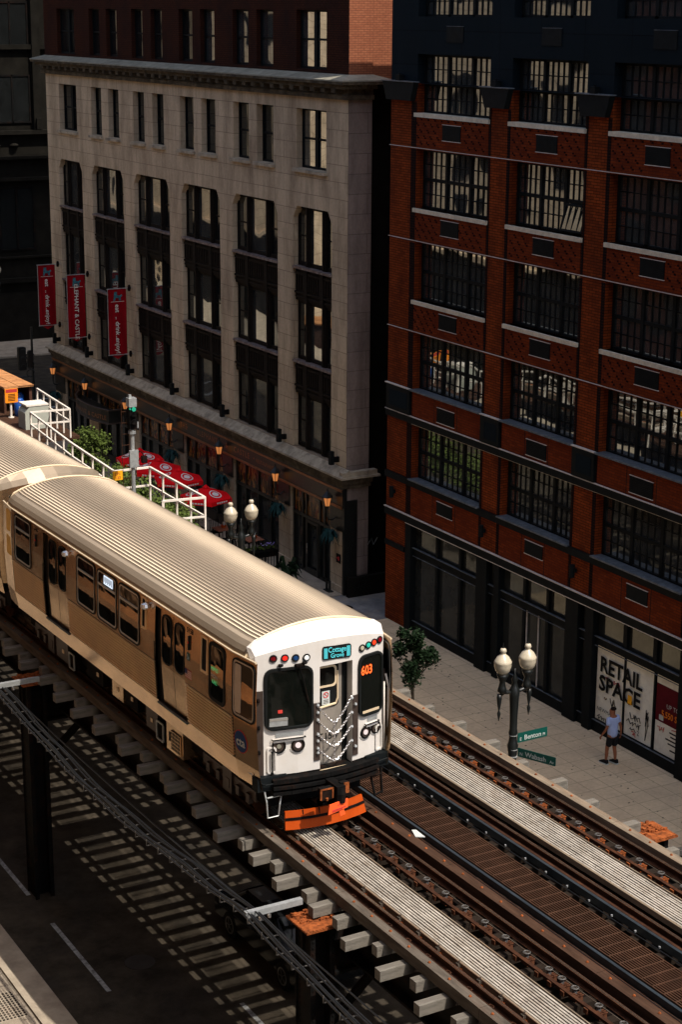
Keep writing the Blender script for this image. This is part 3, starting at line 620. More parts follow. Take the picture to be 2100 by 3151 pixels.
# rounded canopy over the entrance
cn=root('entrance_canopy',(32.6,82.5,2.5),'black rounded entrance canopy with gilt lettering projecting from the pub front','canopy')
cp=[(32.6,80.3),(31.89,80.28),(31.71,80.85),(31.60,81.5),(31.53,82.2),(31.56,83.1),(31.66,83.8),(31.9,84.6),(32.25,85.2),(32.6,85.6)]
b=MB(); b.prism([(p_,q_) for p_,q_ in cp],lambda a_,c_,e:(a_,c_,e),2.5,2.9); b.extr([(0,0),(0,1)],[(lambda a_,c_,P=P:(P[0]-(0.0),P[1],2.9+.24*c_)) for P in cp]); build(b,'body',M['fascia'],cn)
b=MB(); b.tube([(x_,y_,3.15) for x_,y_ in cp],.05,6); b.tube([(x_,y_,2.5) for x_,y_ in cp],.045,6); build(b,'rim',M['browntrim'],cn)
b=MB(); 
def canT(u,v,e):
    s_=max(0,min(1,(u+1.6)/3.2)); k=s_*(len(cp)-4)+1; k=len(cp)-3-k+1; i=int(k); f_=k-i; P=cp[i]; Q=cp[min(i+1,len(cp)-1)]
    return (P[0]+(Q[0]-P[0])*f_-.03,P[1]+(Q[1]-P[1])*f_,2.68+v)
text(b,'ELEPHANT & CASTLE',.3,canT,'CENTER',.012,1.05); build(b,'lettering',M['gold'],cn)
# low wall in the alley mouth
b=MB(); b.box((X-.05,58.3,-.05),(X+6,58.5,.74)); lw=build(b,'low_wall',M['darkbld'],origin=(X,58.4,0),label='low dark graffitied wall closing the alley beside the stone building',cat='wall')
b=MB()
for k in range(3):
    p=[(X+.3+.15*k+.12*math.sin(i*1.9),58.285,.2+.45*(i%5)/5+.04*k) for i in range(9)]; b.tube(p,.012,4)
build(b,'graffiti',M['black'],lw)
b=MB(); p=[(X+1.15+i*.09,59.47,1.55+.14*((i*7)%3)) for i in range(9)]; b.tube(p,.016,4); build(b,'graffiti',M['galv'],SB)
# sconces, lanterns, baskets
def grp(base,pts,labels,z=0):
    for i,(pt,lb) in enumerate(zip(pts,labels)):
        if i==0: base.location=pt; base['label']=lb
        else: dup(base,Matrix.Translation(pt),lb)
sc_=root('wall_light',(0,0,0),'','wall light','box lights on the stone piers')
b=MB(); b.box((-.36,-.09,0),(-.20,.09,.52)); build(b,'housing',M['dark_metal'],sc_)
b=MB(); b.box((-.2,-.13,.1),(0,-.01,.3)); build(b,'bracket',M['iron'],sc_)
ys=[59.3,63.65,68.9,74.1,79.2,84.4,88.9]
nm=['nearest the alley corner','second from the alley','third from the alley','fourth from the alley','beside the right red banner','beside the middle red banner','beside the far left red banner']
grp(sc_,[(X,y,5.0) for y in ys],['black box light on the stone pier '+n for n in nm])
ln=root('wall_lantern',(0,0,0),'','lantern','glowing lanterns along the pub front')
b=MB(); b.lathe([(.10,0),(.17,.34)],6,(-.42,0,0)); build(b,'glass',M['lanternglow'],ln)
b=MB(); b.lathe([(.22,.33),(.23,.36),(.10,.50),(.03,.58),(.03,.66),(.005,.70)],6,(-.42,0,0)); b.lathe([(.03,-.42),(.05,-.06),(.11,0.0)],8,(-.42,0,0))
for k in range(6):
    t=math.pi/3*k; b.beam((-.42+.10*math.cos(t),.10*math.sin(t),0),(-.42+.175*math.cos(t),.175*math.sin(t),.35),.018,.018)
b.tube([(-.42,0,-.42),(-.36,0,-.55),(-.2,0,-.58),(0,0,-.45)],.03,6); build(b,'frame',M['lampiron'],ln)
grp(ln,[(X-.02,y,3.42) for y in ys],['lit orange wall lantern '+n for n in ['at the alley corner above the plaque','between pub door and patio tables','above the nearest red umbrella','above the middle red umbrellas','behind the signal mast','behind the top of the rounded canopy','at the far street corner']])
hb=root('hanging_basket',(0,0,0),'','hanging plant','blue green fern baskets on the pub pilasters')
b=MB(); b.lathe([(.05,-.3),(.2,-.12),(.22,0)],8,(-.35,0,0)); build(b,'pot',M['black'],hb)
def fronds(mb,c,n,L,wd,droop=.6,up=.5,rnd=random):
    for i in range(n):
        t=rnd.uniform(0,2*math.pi); l=L*rnd.uniform(.6,1.1); h=rnd.uniform(.1,up)
        d=Vector((math.cos(t),math.sin(t),0)); n_=Vector((-d.y,d.x,0))*wd*rnd.uniform(.7,1.2); c_=Vector(c)
        p0=c_; p1=c_+d*l*.5+Vector((0,0,h*l)); p2=c_+d*l+Vector((0,0,-droop*l*rnd.uniform(.3,1)))
        mb.add([p0-n_*.3,p0+n_*.3,p1+n_,p1-n_,p2],[(0,1,2,3),(3,2,4)])
b=MB(); fronds(b,(-.35,0,.0),80,.50,.05,.8,.6); build(b,'fern',M['leaf_blue'],hb)
grp(hb,[(X-.02,y,2.25) for y in ys[:4]+ys[6:]],['fern basket '+n for n in ['by the pub door near the alley corner','on the pilaster left of the pub door','behind the nearest red umbrella','behind the middle red umbrellas','at the far street corner']])
# banners
def banner(y,words,label,small=None):
    z0,z1=6.02,9.1; x0,x1=31.56,32.46
    o=root('banner',(x1,y,z0),label,'banner','vertical red banners on the stone piers')
    n=10; 
    b=MB(); vs=[];
    for j in range(n+1):
        for i in range(5):
            vs.append((x0+(x1-x0)*i/4,y+.02*math.sin(i*1.7+j*.6),z0+(z1-z0)*j/n))
    b.add(vs,[(j*5+i,j*5+i+1,(j+1)*5+i+1,(j+1)*5+i) for j in range(n) for i in range(4)]); b.add([(x0+.08,y+.03,z0),(x1-.08,y+.03,z0),((x0+x1)/2,y+.03,z0-.2)],[(0,2,1)])
    build(b,'cloth',M['banner'],o)
    b=MB(); b.tube([(x0-.05,y,z1),(X,y,z1)],.022,6); b.tube([(x0-.05,y,z0),(X,y,z0)],.022,6); b.tube([(x0-.02,y,z0),(x0-.02,y,z1)],.016,6); build(b,'poles',M['galv'],o)
    b=MB(); b.lathe([(.05,-.14),(.09,0),(.05,.14)],8,(32.62,y,z1)); b.lathe([(.05,-.14),(.09,0),(.05,.14)],8,(32.62,y,z0)); build(b,'finials',M['iron'],o)
    b=MB(); T=lambda u,v,e:((x0+x1)/2-.0+u,y-.045,z1-.42+v)
    b.prism([(-.2,-.12),(-.12,-.12),(-.1,0),(.05,0),(.08,-.12),(.16,-.12),(.16,.02),(.24,.1),(.2,.16),(.12,.1),(-.02,.13),(-.02,.28),(-.16,.28),(-.18,.12)],lambda a_,c_,e:T(a_,c_,0)if e==0 else (T(a_,c_,0)[0],T(a_,c_,0)[1]-.004,T(a_,c_,0)[2]),0,1)
    build(b,'emblem',M['teal'],o)
    b=MB(); b.box((x0+.12,y-.045,z1-.60),(x1-.12,y-.04,z1-.585))
    # lettering turned to read downwards
    for s_,zc,sz in words: text(b,s_,sz,lambda u,v,e:((x0+x1)/2-.11+v,y-.045,zc-u),'CENTER',.015,1.0)
    build(b,'lettering',M['banner_text'],o)
banner(88.5,[('eat',8.2,.3),('..',7.75,.3),('drink',7.27,.3),('..',6.85,.3),('enjoy!',6.45,.3)],'red eat drink enjoy banner at the far left corner pier')
banner(84.4,[('ELEPHANT & CASTLE',7.3,.29)],'red ELEPHANT & CASTLE banner, middle of the three')
banner(79.15,[('eat',8.2,.3),('..',7.75,.3),('drink',7.27,.3),('..',6.85,.3),('enjoy!',6.45,.3)],'red eat drink enjoy banner right of the ELEPHANT & CASTLE one')
# ================================================================== far dark building across the cross street
DB=root('office_building',(34,118,0),'dark ornate stone building far left across the cross street','building')
b=MB(); b.box((20,118.3,0),(75,150,50)); b.box((20,118,0),(75,118.3,3.2)); build(b,'wall',M['darkbld'],DB)
b=MB()
for z0,z1,pr in ((3.9,4.2,.5),(4.2,5.5,.15),(5.5,5.62,.4),(10.6,10.8,.5),(12.0,12.2,.5),(12.2,13.6,.12),(13.6,13.85,.6),(19,19.3,.3)): b.box((20,118.3-pr,z0),(75,118.3,z1))
build(b,'string_course',M['darkbld'],DB)
b=MB()
for i in range(12):
    x=34.2+i*4.0; b.box((x,117.9,13.85),(x+.55,118.3,30)); b.box((x+.1,117.7,13.9),(x+.45,118,14.6))
    for k in (1.1,2.3): b.lathe([(.02,-.12),(.25,-.1),(.32,0),(.2,.1),(.02,.14)],8,(x+k+.3,118.1,12.9))
build(b,'pier',M['darkbld'],DB)
for i in range(8):
    x=31+i*4.0
    for z0,z1 in ((14.3,17.4),(18.8,22.0),(6.0,10.2)):
        f=MB(); f.frame([(x+.6,z0),(x+3.1,z0),(x+3.1,z1),(x+.6,z1)],[(x+.72,z0+.12),(x+2.98,z0+.12),(x+2.98,z1-.12),(x+.72,z1-.12)],lambda a_,c_,e:(a_,118.2+e,c_),0,.15); f.box((x+1.8,118.2,z0),(x+1.9,118.29,z1))
        fo=build(f,'window',M['iron'],DB); g=MB(); g.box((x+.62,118.25,z0),(x+3.08,118.295,z1)); build(g,'pane',M['glass_side'],fo)
# sunlit row across the street that the windows mirror (outside the frame), with added dark sky blockers
def westrow(y0,y1,h,m,m2,nm,X_=7,lo=4.5):
    o=root('street_building',(X_,y0,0),nm,'building'); b=MB(); b.box((-14,y0,0),(X_,y1,h)); b.box((X_,y0,h-.6),(X_+.5,y1,h)); b.box((X_,y0,lo-.3),(X_+.3,y1,lo)); build(b,'wall',m,o)
    b=MB(); b.box((X_,y0,0),(X_+.05,y1,lo-.3)); build(b,'lower_storeys',M['darkbld'],o)
    b=MB(); n=int((y1-y0)/3.2); zs=int((h-6)/3.3)
    for i in range(n):
        for k in range(zs):
            if 6+k*3.3>lo and (i*7+k*3)%5: b.box((X_-.03,y0+1+i*3.2,6+k*3.3),(X_+.02,y0+2.6+i*3.2,8.1+k*3.3))
    build(b,'windows',m2,o,kind='stuff')
westrow(12,27.6,42,M['darkbld'],M['glass'],'tall dark block on the near west side, unseen, added to block sky light',3.4)  # unseen block added to hold back sky light over the street
westrow(-45,-4,42,M['darkbld'],M['glass'],'tall dark block behind the viewpoint, unseen, added to block sky light',4)  # second unseen block, added behind the camera against sky light
westrow(28,52,29,M['beige2'],M['black'],'brown block opposite with small dark windows, mirrored in the glass')
westrow(52.4,78,25,M['brown_brick'],M['black'],'terracotta coloured block opposite, mirrored in the glass')
westrow(78.4,97,31,M['beige'],M['black'],'beige block opposite nearest the cross street, mirrored in the glass',7,8.2)
westrow(114,140,27,M['beige'],M['black'],'beige block opposite beyond the cross street, mirrored in the glass',7,6.5)
westrow(140.4,190,33,M['beige'],M['black'],'far pale block opposite, mirrored in the glass',7,5.5)
# ================================================================== ELEVATED STRUCTURE (track frame: u, v, h)
V0,V1_=8.,66.
ES=root('elevated_structure',(18,26.5,-6.2),'riveted steel elevated railway structure carrying two tracks above the street','railway viaduct',frame=TF)
for u in (15.31,16.95,19.2,20.87):
    b=MB(); b.box((u-.17,V0,-.42),(u+.17,V1_,-.37)); b.box((u-.17,V0,-1.35),(u+.17,V1_,-1.30)); b.box((u-.012,V0,-1.3),(u+.012,V1_,-.42)); build(b,'girder',M['iron'],ES)
for v in (12.0,26.5,41.0,55.5):
    b=MB(); b.box((14.2,v-.14,-1.55),(22.3,v+.14,-1.50)); b.box((14.2,v-.14,-.50),(22.3,v+.14,-.45)); b.box((14.2,v-.012,-1.5),(22.3,v+.012,-.5)); build(b,'cross_girder',M['iron'],ES)
    for u in (14.47,22.08):
        b=MB()
        for du in (-.20,.20): b.box((u+du-.012,v-.28,-6.35),(u+du+.012,v+.28,-.5))
        b.box((u-.19,v-.02,-6.35),(u+.19,v+.02,-.5))
        for du in (-.20,.20):
            for dv in (-.28,.28): b.box((u+du-.05,v+dv-.012,-6.35),(u+du+.05,v+dv+.012,-.5))
        b.box((u-.4,v-.4,-6.4),(u+.4,v+.4,-6.3))
        for k in range(46):
            for dv in (-.2,.2): b.box((u-.225,v+dv-.018,-.7-k*.12),(u-.212,v+dv+.018,-.665-k*.12))
            for du in (-.2,.2): b.box((u+du-.018,v-.305,-.7-k*.12),(u+du+.018,v-.292,-.665-k*.12))
        co=build(b,'column',M['iron'],ES)
        b=MB(); s_=-1 if u<18 else 1
        b.prism([(u-.38,v-.40),(u+.40,v-.40),(u+.40,v+.40),(u-.38,v+.40)],lambda p,q,e:(p,q,e),-.46,-.42)
        for k in range(12): b.box((u-.40,v-.38+k*.066,-.42),(u-.37,v-.35+k*.066,-.405)); b.box((u-.38+k*.066,v-.40,-.42),(u-.35+k*.066,v-.37,-.405))
        rnd=random.Random(int(v)+int(u))
        for k in range(60):
            x_=u+rnd.uniform(-.3,.35);y_=v+rnd.uniform(-.1,.38);r_=rnd.uniform(.02,.06); b.prism(circ(x_,y_,r_,r_*rnd.uniform(.5,1),5),lambda p,q,e:(p,q,e),-.42,-.415+rnd.uniform(.005,.05))
        build(b,'cap',M['rust'],co)
    for u,sg in ((14.75,1),(21.8,-1)):
        b=MB(); b.beam((u,v,-2.6),(u+sg*1.2,v,-1.55),.16,.1,(0,1,0)); build(b,'knee_brace',M['iron'],ES)
for k,v in enumerate((28.5,30.8,33.1,35.4,37.7)):
    b=MB(); b.beam((15.33,v,-1.3),(16.93,v+1.1,-.45),.08,.08); b.beam((16.93,v,-1.3),(15.33,v+1.1,-.45),.08,.08); build(b,'cross_brace',M['iron'],ES)
# ties: one object each
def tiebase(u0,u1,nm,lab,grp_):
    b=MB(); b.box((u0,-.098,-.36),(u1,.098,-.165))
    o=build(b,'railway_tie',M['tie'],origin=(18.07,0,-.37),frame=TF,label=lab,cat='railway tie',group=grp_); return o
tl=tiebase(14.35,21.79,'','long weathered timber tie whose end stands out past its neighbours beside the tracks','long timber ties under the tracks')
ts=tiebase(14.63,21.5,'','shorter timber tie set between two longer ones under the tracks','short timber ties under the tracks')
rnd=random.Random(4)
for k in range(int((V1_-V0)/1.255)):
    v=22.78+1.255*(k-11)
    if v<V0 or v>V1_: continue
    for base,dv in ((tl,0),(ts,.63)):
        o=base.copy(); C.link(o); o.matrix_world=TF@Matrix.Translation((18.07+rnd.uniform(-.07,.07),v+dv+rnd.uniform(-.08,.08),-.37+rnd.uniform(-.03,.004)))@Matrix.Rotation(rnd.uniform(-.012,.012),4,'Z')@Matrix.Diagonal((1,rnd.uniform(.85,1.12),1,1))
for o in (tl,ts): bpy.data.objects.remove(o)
def railthing(u,label):
    o=root('running_rail',(u,30,-.16),label,'rail',frame=TF)
    b=MB(); pr=[(-.07,-.155),(.07,-.155),(.07,-.14),(.012,-.12),(.012,-.045),(.036,-.035),(.036,-.004),(-.036,-.004),(-.036,-.035),(-.012,-.045),(-.012,-.12),(-.07,-.14)]
    b.extr(pr,[lambda a_,c_,v=v:(u+a_,v,c_) for v in (V0,V1_)],True); build(b,'web',M['rail'],o)
    b=MB(); b.box((u-.022,V0,-.004),(u+.022,V1_,0)); build(b,'head',M['railhead'],o); return o
railthing(15.31,'rusty left rail of the track the train runs on'); railthing(16.95,'right rail of the train track with a polished top line')
railthing(19.2,'rust brown left rail of the empty far track'); railthing(20.87,'right rail of the empty far track beside the pale guard timber')
def timber(u0,u1,top,m,label,bolts=True,cu=None):
    o=root('guard_timber',((u0+u1)/2,30,-.16),label,'guard timber',frame=TF)
    b=MB(); v=V0
    while v<V1_: b.box((u0,v,-.165),(u1,min(v+4.6,V1_)-.012,top)); v+=4.6
    build(b,'beam',m,o)
    if bolts:
        b=MB(); v=V0+.3
        while v<V1_: 
            uu=(u0+u1)/2+random.uniform(-.015,.015); b.lathe([(.028,0),(.028,.012),(.012,.03)],7,(uu,v,top)); v+=.63
        build(b,'bolts',M['rust'],o,kind='stuff')
timber(14.86,15.04,.05,M['timber'],'grey bolted guard timber along the near edge of the deck')
timber(17.16,17.36,.04,mat('dark_brown_timber',(.060,.033,.021),.9,0,.4,3,.4,20,(3,.4,3),dirt=(.035,.02,.015),dscale=2,damt=.7),'rusty brown bolted guard timber between the train track and the centre walkway')
timber(21.02,21.22,.05,M['timber_rt'],'pale bolted guard timber along the far edge of the deck next to the pavement')
# centre open bar grating
o=root('centre_walkway',(18.12,30,-.1),'dim rust coloured open bar grating walkway between the two tracks','walkway',frame=TF)
b=MB()
for i in range(14): u=17.76+.72*i/13; b.box((u-.011,V0,-.04),(u+.011,V1_,0))
build(b,'bearing_bars',M['grate'],o)
b=MB(); v=V0
while v<V1_: b.box((17.75,v,-.03),(18.49,v+.02,.004)); v+=.29
build(b,'cross_bars',M['grate'],o,kind='stuff')
b=MB(); b.box((17.62,V0,-.12),(17.68,V1_,.02)); b.box((18.84,V0,-.12),(18.90,V1_,.03)); build(b,'edge_angle',M['steelblue'],o)
b=MB(); b.box((18.92,V0,-.16),(18.98,V1_,.02)); b.box((17.50,V0,-.16),(17.58,V1_,-.10)); build(b,'edge_batten',M['rail'],o)
b=MB()
for u in (17.46,18.66): b.tube([(u,V0,-.02),(u,V1_,-.02)],.010,5)
build(b,'wire',M['cable'],o)
b=MB(); v=V0+.2
while v<V1_: b.lathe([(.02,0),(.02,.03)],6,(18.72,v,-.03)); b.lathe([(.03,0),(.02,.05)],6,(19.06,v+.3,-.12)); v+=.66
build(b,'bolts',M['galv'],o,kind='stuff')
def strip(u0,u1,label):
    o=root('slatted_walkway',((u0+u1)/2,30,-.1),label,'walkway',frame=TF)
    n=10; p=(u1-u0)/n; b=MB(); rnd=random.Random(int(u0*10))
    for i in range(n):
        v=V0
        while v<V1_:
            L=rnd.choice((3.1,3.72,4.34)); h=rnd.uniform(-.006,.004); b.box((u0+i*p+.012,v,-.035+h),(u0+(i+1)*p-.015,min(v+L,V1_)-.01,h)); v+=L
    build(b,'slats',M['plank'],o)
    b=MB(); v=V0
    while v<V1_: b.box((u0-.02,v,-.045),(u1+.02,v+.03,-.034)); v+=.31
    for k in range(int((V1_-V0)/.31)):
        for i in range(n+1):
            if (k+i)%2: b.box((u0+i*p-.012,V0+k*.31,-.03),(u0+i*p+.012,V0+k*.31+.022,.006))
    build(b,'cross_bars',M['browntrim'],o,kind='stuff')
    b=MB(); b.box((u0-.055,V0,-.1),(u0-.012,V1_,.012)); b.box((u1+.012,V0,-.1),(u1+.035,V1_,.010)); build(b,'edge_bar',M['timber_rt'],o)
    b=MB(); b.box((u0-.01,V0,-.11),(u1+.01,V1_,-.105)); build(b,'dark_underlay',M['iron'],o)  # dark sheet added so the gaps between slats read dark
strip(15.50,16.13,'pale slatted walkway lying between the rails of the train track'); strip(19.50,20.14,'bright pale slatted walkway lying between the rails of the empty track')
def thirdrail(u,label,side):
    o=root('conductor_rail',(u,30,-.1),label,'conductor rail',frame=TF)
    b=MB(); b.box((u-.035,V0,-.06),(u+.035,V1_,-.03)); b.box((u-.012,V0,-.10),(u+.012,V1_,-.06)); build(b,'bar',M['rail'],o)
    b=MB(); b.tube([(u+.13,V0,.03),(u+.13,V1_,.03)],.008,5); build(b,'feed_wire',M['timber'],o)
    b=MB(); b.box((u+.03,-.11,-.16),(u+.18,.07,-.07)); b.box((u-.06,.10,-.14),(u+.06,.2,-.05))
    for k in range(3): b.box((u+.03,-.12+.05*k,-.06),(u+.19,-.10+.05*k,-.045))
    b.cur=1; b.lathe([(.05,-.06),(.035,-.02),(.05,.02)],8,(u+.11,.02,0)); b.tube([(u+.11+.06*math.cos(t),.02+.06*math.sin(t),.03) for t in [i*math.pi/5 for i in range(10)]],.013,5,True)
    i0=build(b,'insulator',[M['rust'] if u>18 else M['rust2'],M['insul']],o); rnd=random.Random(3)
    v=18.4; 
    while v<50:
        c=i0.copy(); C.link(c); c.parent=o; c.location=(0,v,0); v+=.635 if rnd.random()>.12 else .36
    bpy.data.objects.remove(i0)
thirdrail(16.49,'dark conductor rail with sooty insulators beside the train track walkway',1); thirdrail(20.39,'orange rusty conductor rail with ring insulators beside the empty track walkway',1)
o=root('rail_anchor_line',(15.42,30,-.1),'row of orange rusty rail clips and wire along the near rail','rail clips',frame=TF)
b=MB(); b.tube([(15.43,V0,.02),(15.43,V1_,.02)],.009,5); b.tube([(15.10,V0,.0),(15.10,V1_,.0)],.010,5); build(b,'wire',M['rail'],o)
b=MB(); b.box((15.36,-.09,-.16),(15.46,.09,-.07)); b.cur=1; b.box((15.39,-.03,-.07),(15.45,.05,.0)); b.lathe([(.02,0),(.02,.05)],6,(15.43,0,0)); c0=build(b,'clip',[M['rust'],M['timber']],o)
v=18.2
while v<50: c=c0.copy(); C.link(c); c.parent=o; c.location=(0,v,0); v+=.63
bpy.data.objects.remove(c0)
b=MB()
for v0 in [18+.63*i for i in range(26)]: b.tube([(15.09+.03*math.cos(t),v0+.06*math.sin(t),.03) for t in [i*math.pi/4 for i in range(8)]],.009,4,True)
build(b,'looped_ties',M['rail'],o,kind='stuff')
# litter
b=MB(); b.prism([(17.34,27.72),(17.44,28.02),(17.52,27.98),(17.50,27.62)],lambda p,q,e:(p,q,e),.045,.06); build(b,'paper_cup',M['signtext'],origin=(17.4,27.8,.045),frame=TF,label='white crushed litter lying on the brown timber by the walkway',cat='litter')
# cables along the near side
cv=[(44,-.30),(41.5,-.12),(39.6,-.08),(36.9,-.28),(34.4,-.42),(32.0,-.38),(28.3,-.16),(26.6,-.02),(25,-.12),(22.8,-.24),(19,-.3),(14,-.1)]
def cable(nm,items,label):
    o=root(nm,(13.3,30,-.1),label,'cables',frame=TF)
    for k,(du,dh,r_) in enumerate(items):
        pts=[]
        for i in range(len(cv)-1):
            for t in (0,.25,.5,.75):
                v=cv[i][0]+(cv[i+1][0]-cv[i][0])*t; tt=t*t*(3-2*t); pts.append((13.25+du+.012*math.sin(v*1.7+k),v,cv[i][1]+(cv[i+1][1]-cv[i][1])*tt+dh-.015*math.sin(v*2+k)))
        b=MB(); b.tube(pts,r_*.72,6); build(b,'cable',M['cable'],o,smooth=True)
    b=MB()
    for k in range(56):
        v=44-k*.55; i=max(j for j in range(len(cv)-1) if cv[j][0]>=v); t=(cv[i][0]-v)/(cv[i][0]-cv[i+1][0]); t=t*t*(3-2*t); h=cv[i][1]+(cv[i+1][1]-cv[i][1])*t
        b.box((13.06,v-.01,h-.09),(13.42,v+.01,h-.075)); b.box((13.06,v-.01,h-.09),(13.075,v+.01,h+.05))
    build(b,'ties',M['insul'],o,kind='stuff')
cable('cable_bundle',[(-.17,0,.028),(-.10,.02,.02),(-.03,-.02,.03),(.06,.02,.022),(.13,0,.028),(.0,-.09,.03)],'bundle of black cables slung along the near side of the structure')
o=root('stay_cable',(13.9,30,-.7),'thin single cable running between the deck and the cable bundle','cable',frame=TF)
b=MB(); b.tube([(13.75+.004*(v-20),v,-.55-.12*math.sin(v*.22)) for v in range(10,52,2)],.016,5); build(b,'strand',M['cable'],o)
for v,lb in ((26.6,'white steel cable bracket arm beside the near rusty column cap'),(39.9,'white steel cable bracket arm at the left edge of the picture')):
    o=root('cable_bracket',(14.2,v,0),lb,'bracket',frame=TF)
    b=MB(); b.box((13.12,v-.05,.0),(14.25,v+.05,.02)); b.box((13.12,v-.05,-.09),(14.25,v-.035,.0)); b.box((13.12,v+.035,-.09),(14.25,v+.05,.0)); build(b,'arm',M['galv'],o)
    b=MB()
    for u in (13.2,13.42,13.6): b.tube([(u,v,-.05),(u,v,-.2)],.035,6); b.tube([(u-.05,v-.06,-.12),(u+.05,v+.06,-.12)],.02,5)
    build(b,'clamps',M['chrome'],o)
# ================================================================== TRAIN
UC=16.12
HP=[(1.03,1.455),(1.28,1.50),(1.46,1.535),(2.31,1.575),(2.9,1.575),(3.60,1.54)]
def half(h):
    for (a_,x_),(c_,y_) in zip(HP,HP[1:]):
        if h<=c_: return x_+(y_-x_)*max(0,(h-a_))/(c_-a_)
    return HP[-1][1]
def make_car(front,vf,vr):
    def tp(v):   # plan taper of both ends
        if v<vf+.85: return .945+.055*(v-vf)/.85
        if v>vr-.8: return .945+.055*(vr-v)/.8
        return 1.
    def S(sd,h,v,e=0.): return (UC+sd*(half(h)*tp(v)+e),v,h)
    doors=[(vf+3.03,vf+4.5),(vf+9.55,vf+11.03)]
    car=root('train_car',(UC,(vf+vr)/2,0),'','train car',frame=TF)
    vs=[vf+.02,vf+.45,vf+.85]; 
    for a_,c_ in doors: vs+=[a_,c_]
    vs+=[vr-.8,vr-.4,vr]
    ribs=[]; h=1.47; n=13; p=.84/n
    for i in range(n): ribs+=[(h,.004),(h+p*.28,.018),(h+p*.60,.018),(h+p*.70,-.018),(h+p*.96,-.018)]; h+=p
    wl=None
    for sd in (-1,1):
        wall=MB()
        for a_,c_ in zip(vs,vs[1:]):
            indoor=any(abs(a_-d[0])<1e-6 for d in doors); mid=(vf+.84<a_ and c_<vr-.79)
            hs=[(1.03,0),(1.28,0),(1.45,0)]
            if indoor: hh=[hs,[(3.52,0),(3.6,0)]]
            elif mid: hh=[hs+[(1.455,-.02)]]; hh2=ribs; hh.append([(2.32,.006),(2.6,0),(2.9,0),(3.6,0)])
            else: hh=[hs+[(2.3,0),(2.9,0),(3.6,0)]]
            for H in hh:
                wall.cur=0; fn=[(lambda q,e,v=v:S(sd,q,v,e)) for v in (a_,c_)]
                if sd>0: fn.reverse()
                wall.extr(H,fn)
            if mid and not indoor:
                wall.cur=1; fn=[(lambda q,e,v=v:S(sd,q,v,e)) for v in (a_+.03,c_-.03)]
                if sd>0: fn.reverse()
                k0=len(wall.f); wall.extr(ribs,fn); wall.cur=0
                for q_ in range(len(ribs)-1):
                    if q_%5==3: wall.mi[k0+q_]=2
        wo_=build(wall,'side_wall',[M['steel_side'],M['steel_corr'],M['groove']],car); wl=wl or wo_
    # gutter trim
    for sd in (-1,1):
        b=MB(); g_=[vf+.05,vf+.45,vf+.85,vr-.8,vr-.4,vr-.05]
        b.tube([S(sd,3.61,v,.012) for v in g_],.022,6); build(b,'gutter',M['cream'],car)
    # roof
    prof=[]; R0=[(-1.54,3.60),(-1.52,3.70),(-1.46,3.79),(-1.36,3.865),(-1.28,3.90)]
    def rh(x): return 4.12-.22*(abs(x)/1.28)**2.1
    prof+=[(x,z,0) for x,z in R0[:-1]]; x=-1.28; npit=31; pt=2.56/npit
    for i in range(npit):
        xa=-1.28+i*pt; prof+=[(xa,rh(xa)-.006,0),(xa+pt*.32,rh(xa+pt*.3)+.004,0),(xa+pt*.37,rh(xa)-.022,1),(xa+pt*.55,rh(xa)-.022,1),(xa+pt*.60,rh(xa+pt*.6)-.002,0)]
    prof+=[(1.28,rh(1.28),0)]+[(-x_,z_,0) for x_,z_ in reversed(R0[:-1])]
    b=MB(); RV=[vf+.42,vf+.85,vr-.8,vr-.42]
    n=len(prof); vv=[(UC+x_*tp(v),v,z_) for v in RV for x_,z_,g_ in prof]; b.v=vv
    for k in range(len(RV)-1):
        for i in range(n-1):
            b.f.append((k*n+i,k*n+i+1,(k+1)*n+i+1,(k+1)*n+i)); b.mi.append(1 if (prof[i][2] and prof[i+1][2]) else 0)
    build(b,'roof',[M['roof'],M['groove']],car)
    for v in (vf+.44,vr-.44):
        b=MB()
        pts=[(UC+x_*tp(v),v,z_+.012) for x_,z_,g_ in prof if not g_]; b.tube(pts[::3]+[pts[-1]],.03,5)
        build(b,'roof_band',M['cream'],car)
    # end caps: brow sloping from the roof to the flat face
    UL=[-1.40,-1.25,-1.0,-.6,-.14,.2,.6,1.0,1.25,1.40]
    fv=lambda x:.25*(x/1.45)**2
    ht=lambda x:3.86-.19*(x/1.40)**2
    rh2=lambda x:rh(min(1.28,abs(x))) if abs(x)<1.28 else 3.80
    for end in (0,1):
        P=(lambda x,d,h:(UC+x,vf+d,h)) if end==0 else (lambda x,d,h:(UC-x,vr-d-.0,h))
        b=MB(); flush=0 if end==0 else .12
        for a_,c_ in zip(UL,UL[1:]):
            for (xa,da,ha),(xb,db,hb_) in ((( None,)*3,)*2,)[:0]: pass
            q0,q1=P(a_,fv(a_)+flush,ht(a_)),P(c_,fv(c_)+flush,ht(c_)); m0,m1=P(a_*1.02,fv(a_)+.12,ht(a_)+.13),P(c_*1.02,fv(c_)+.12,ht(c_)+.13); r0,r1=P(a_*1.05,.45,rh2(a_)+.01),P(c_*1.05,.45,rh2(c_)+.01)
            b.add([q0,q1,m1,m0],[(0,1,2,3)]); b.add([m0,m1,r1,r0],[(0,1,2,3)])
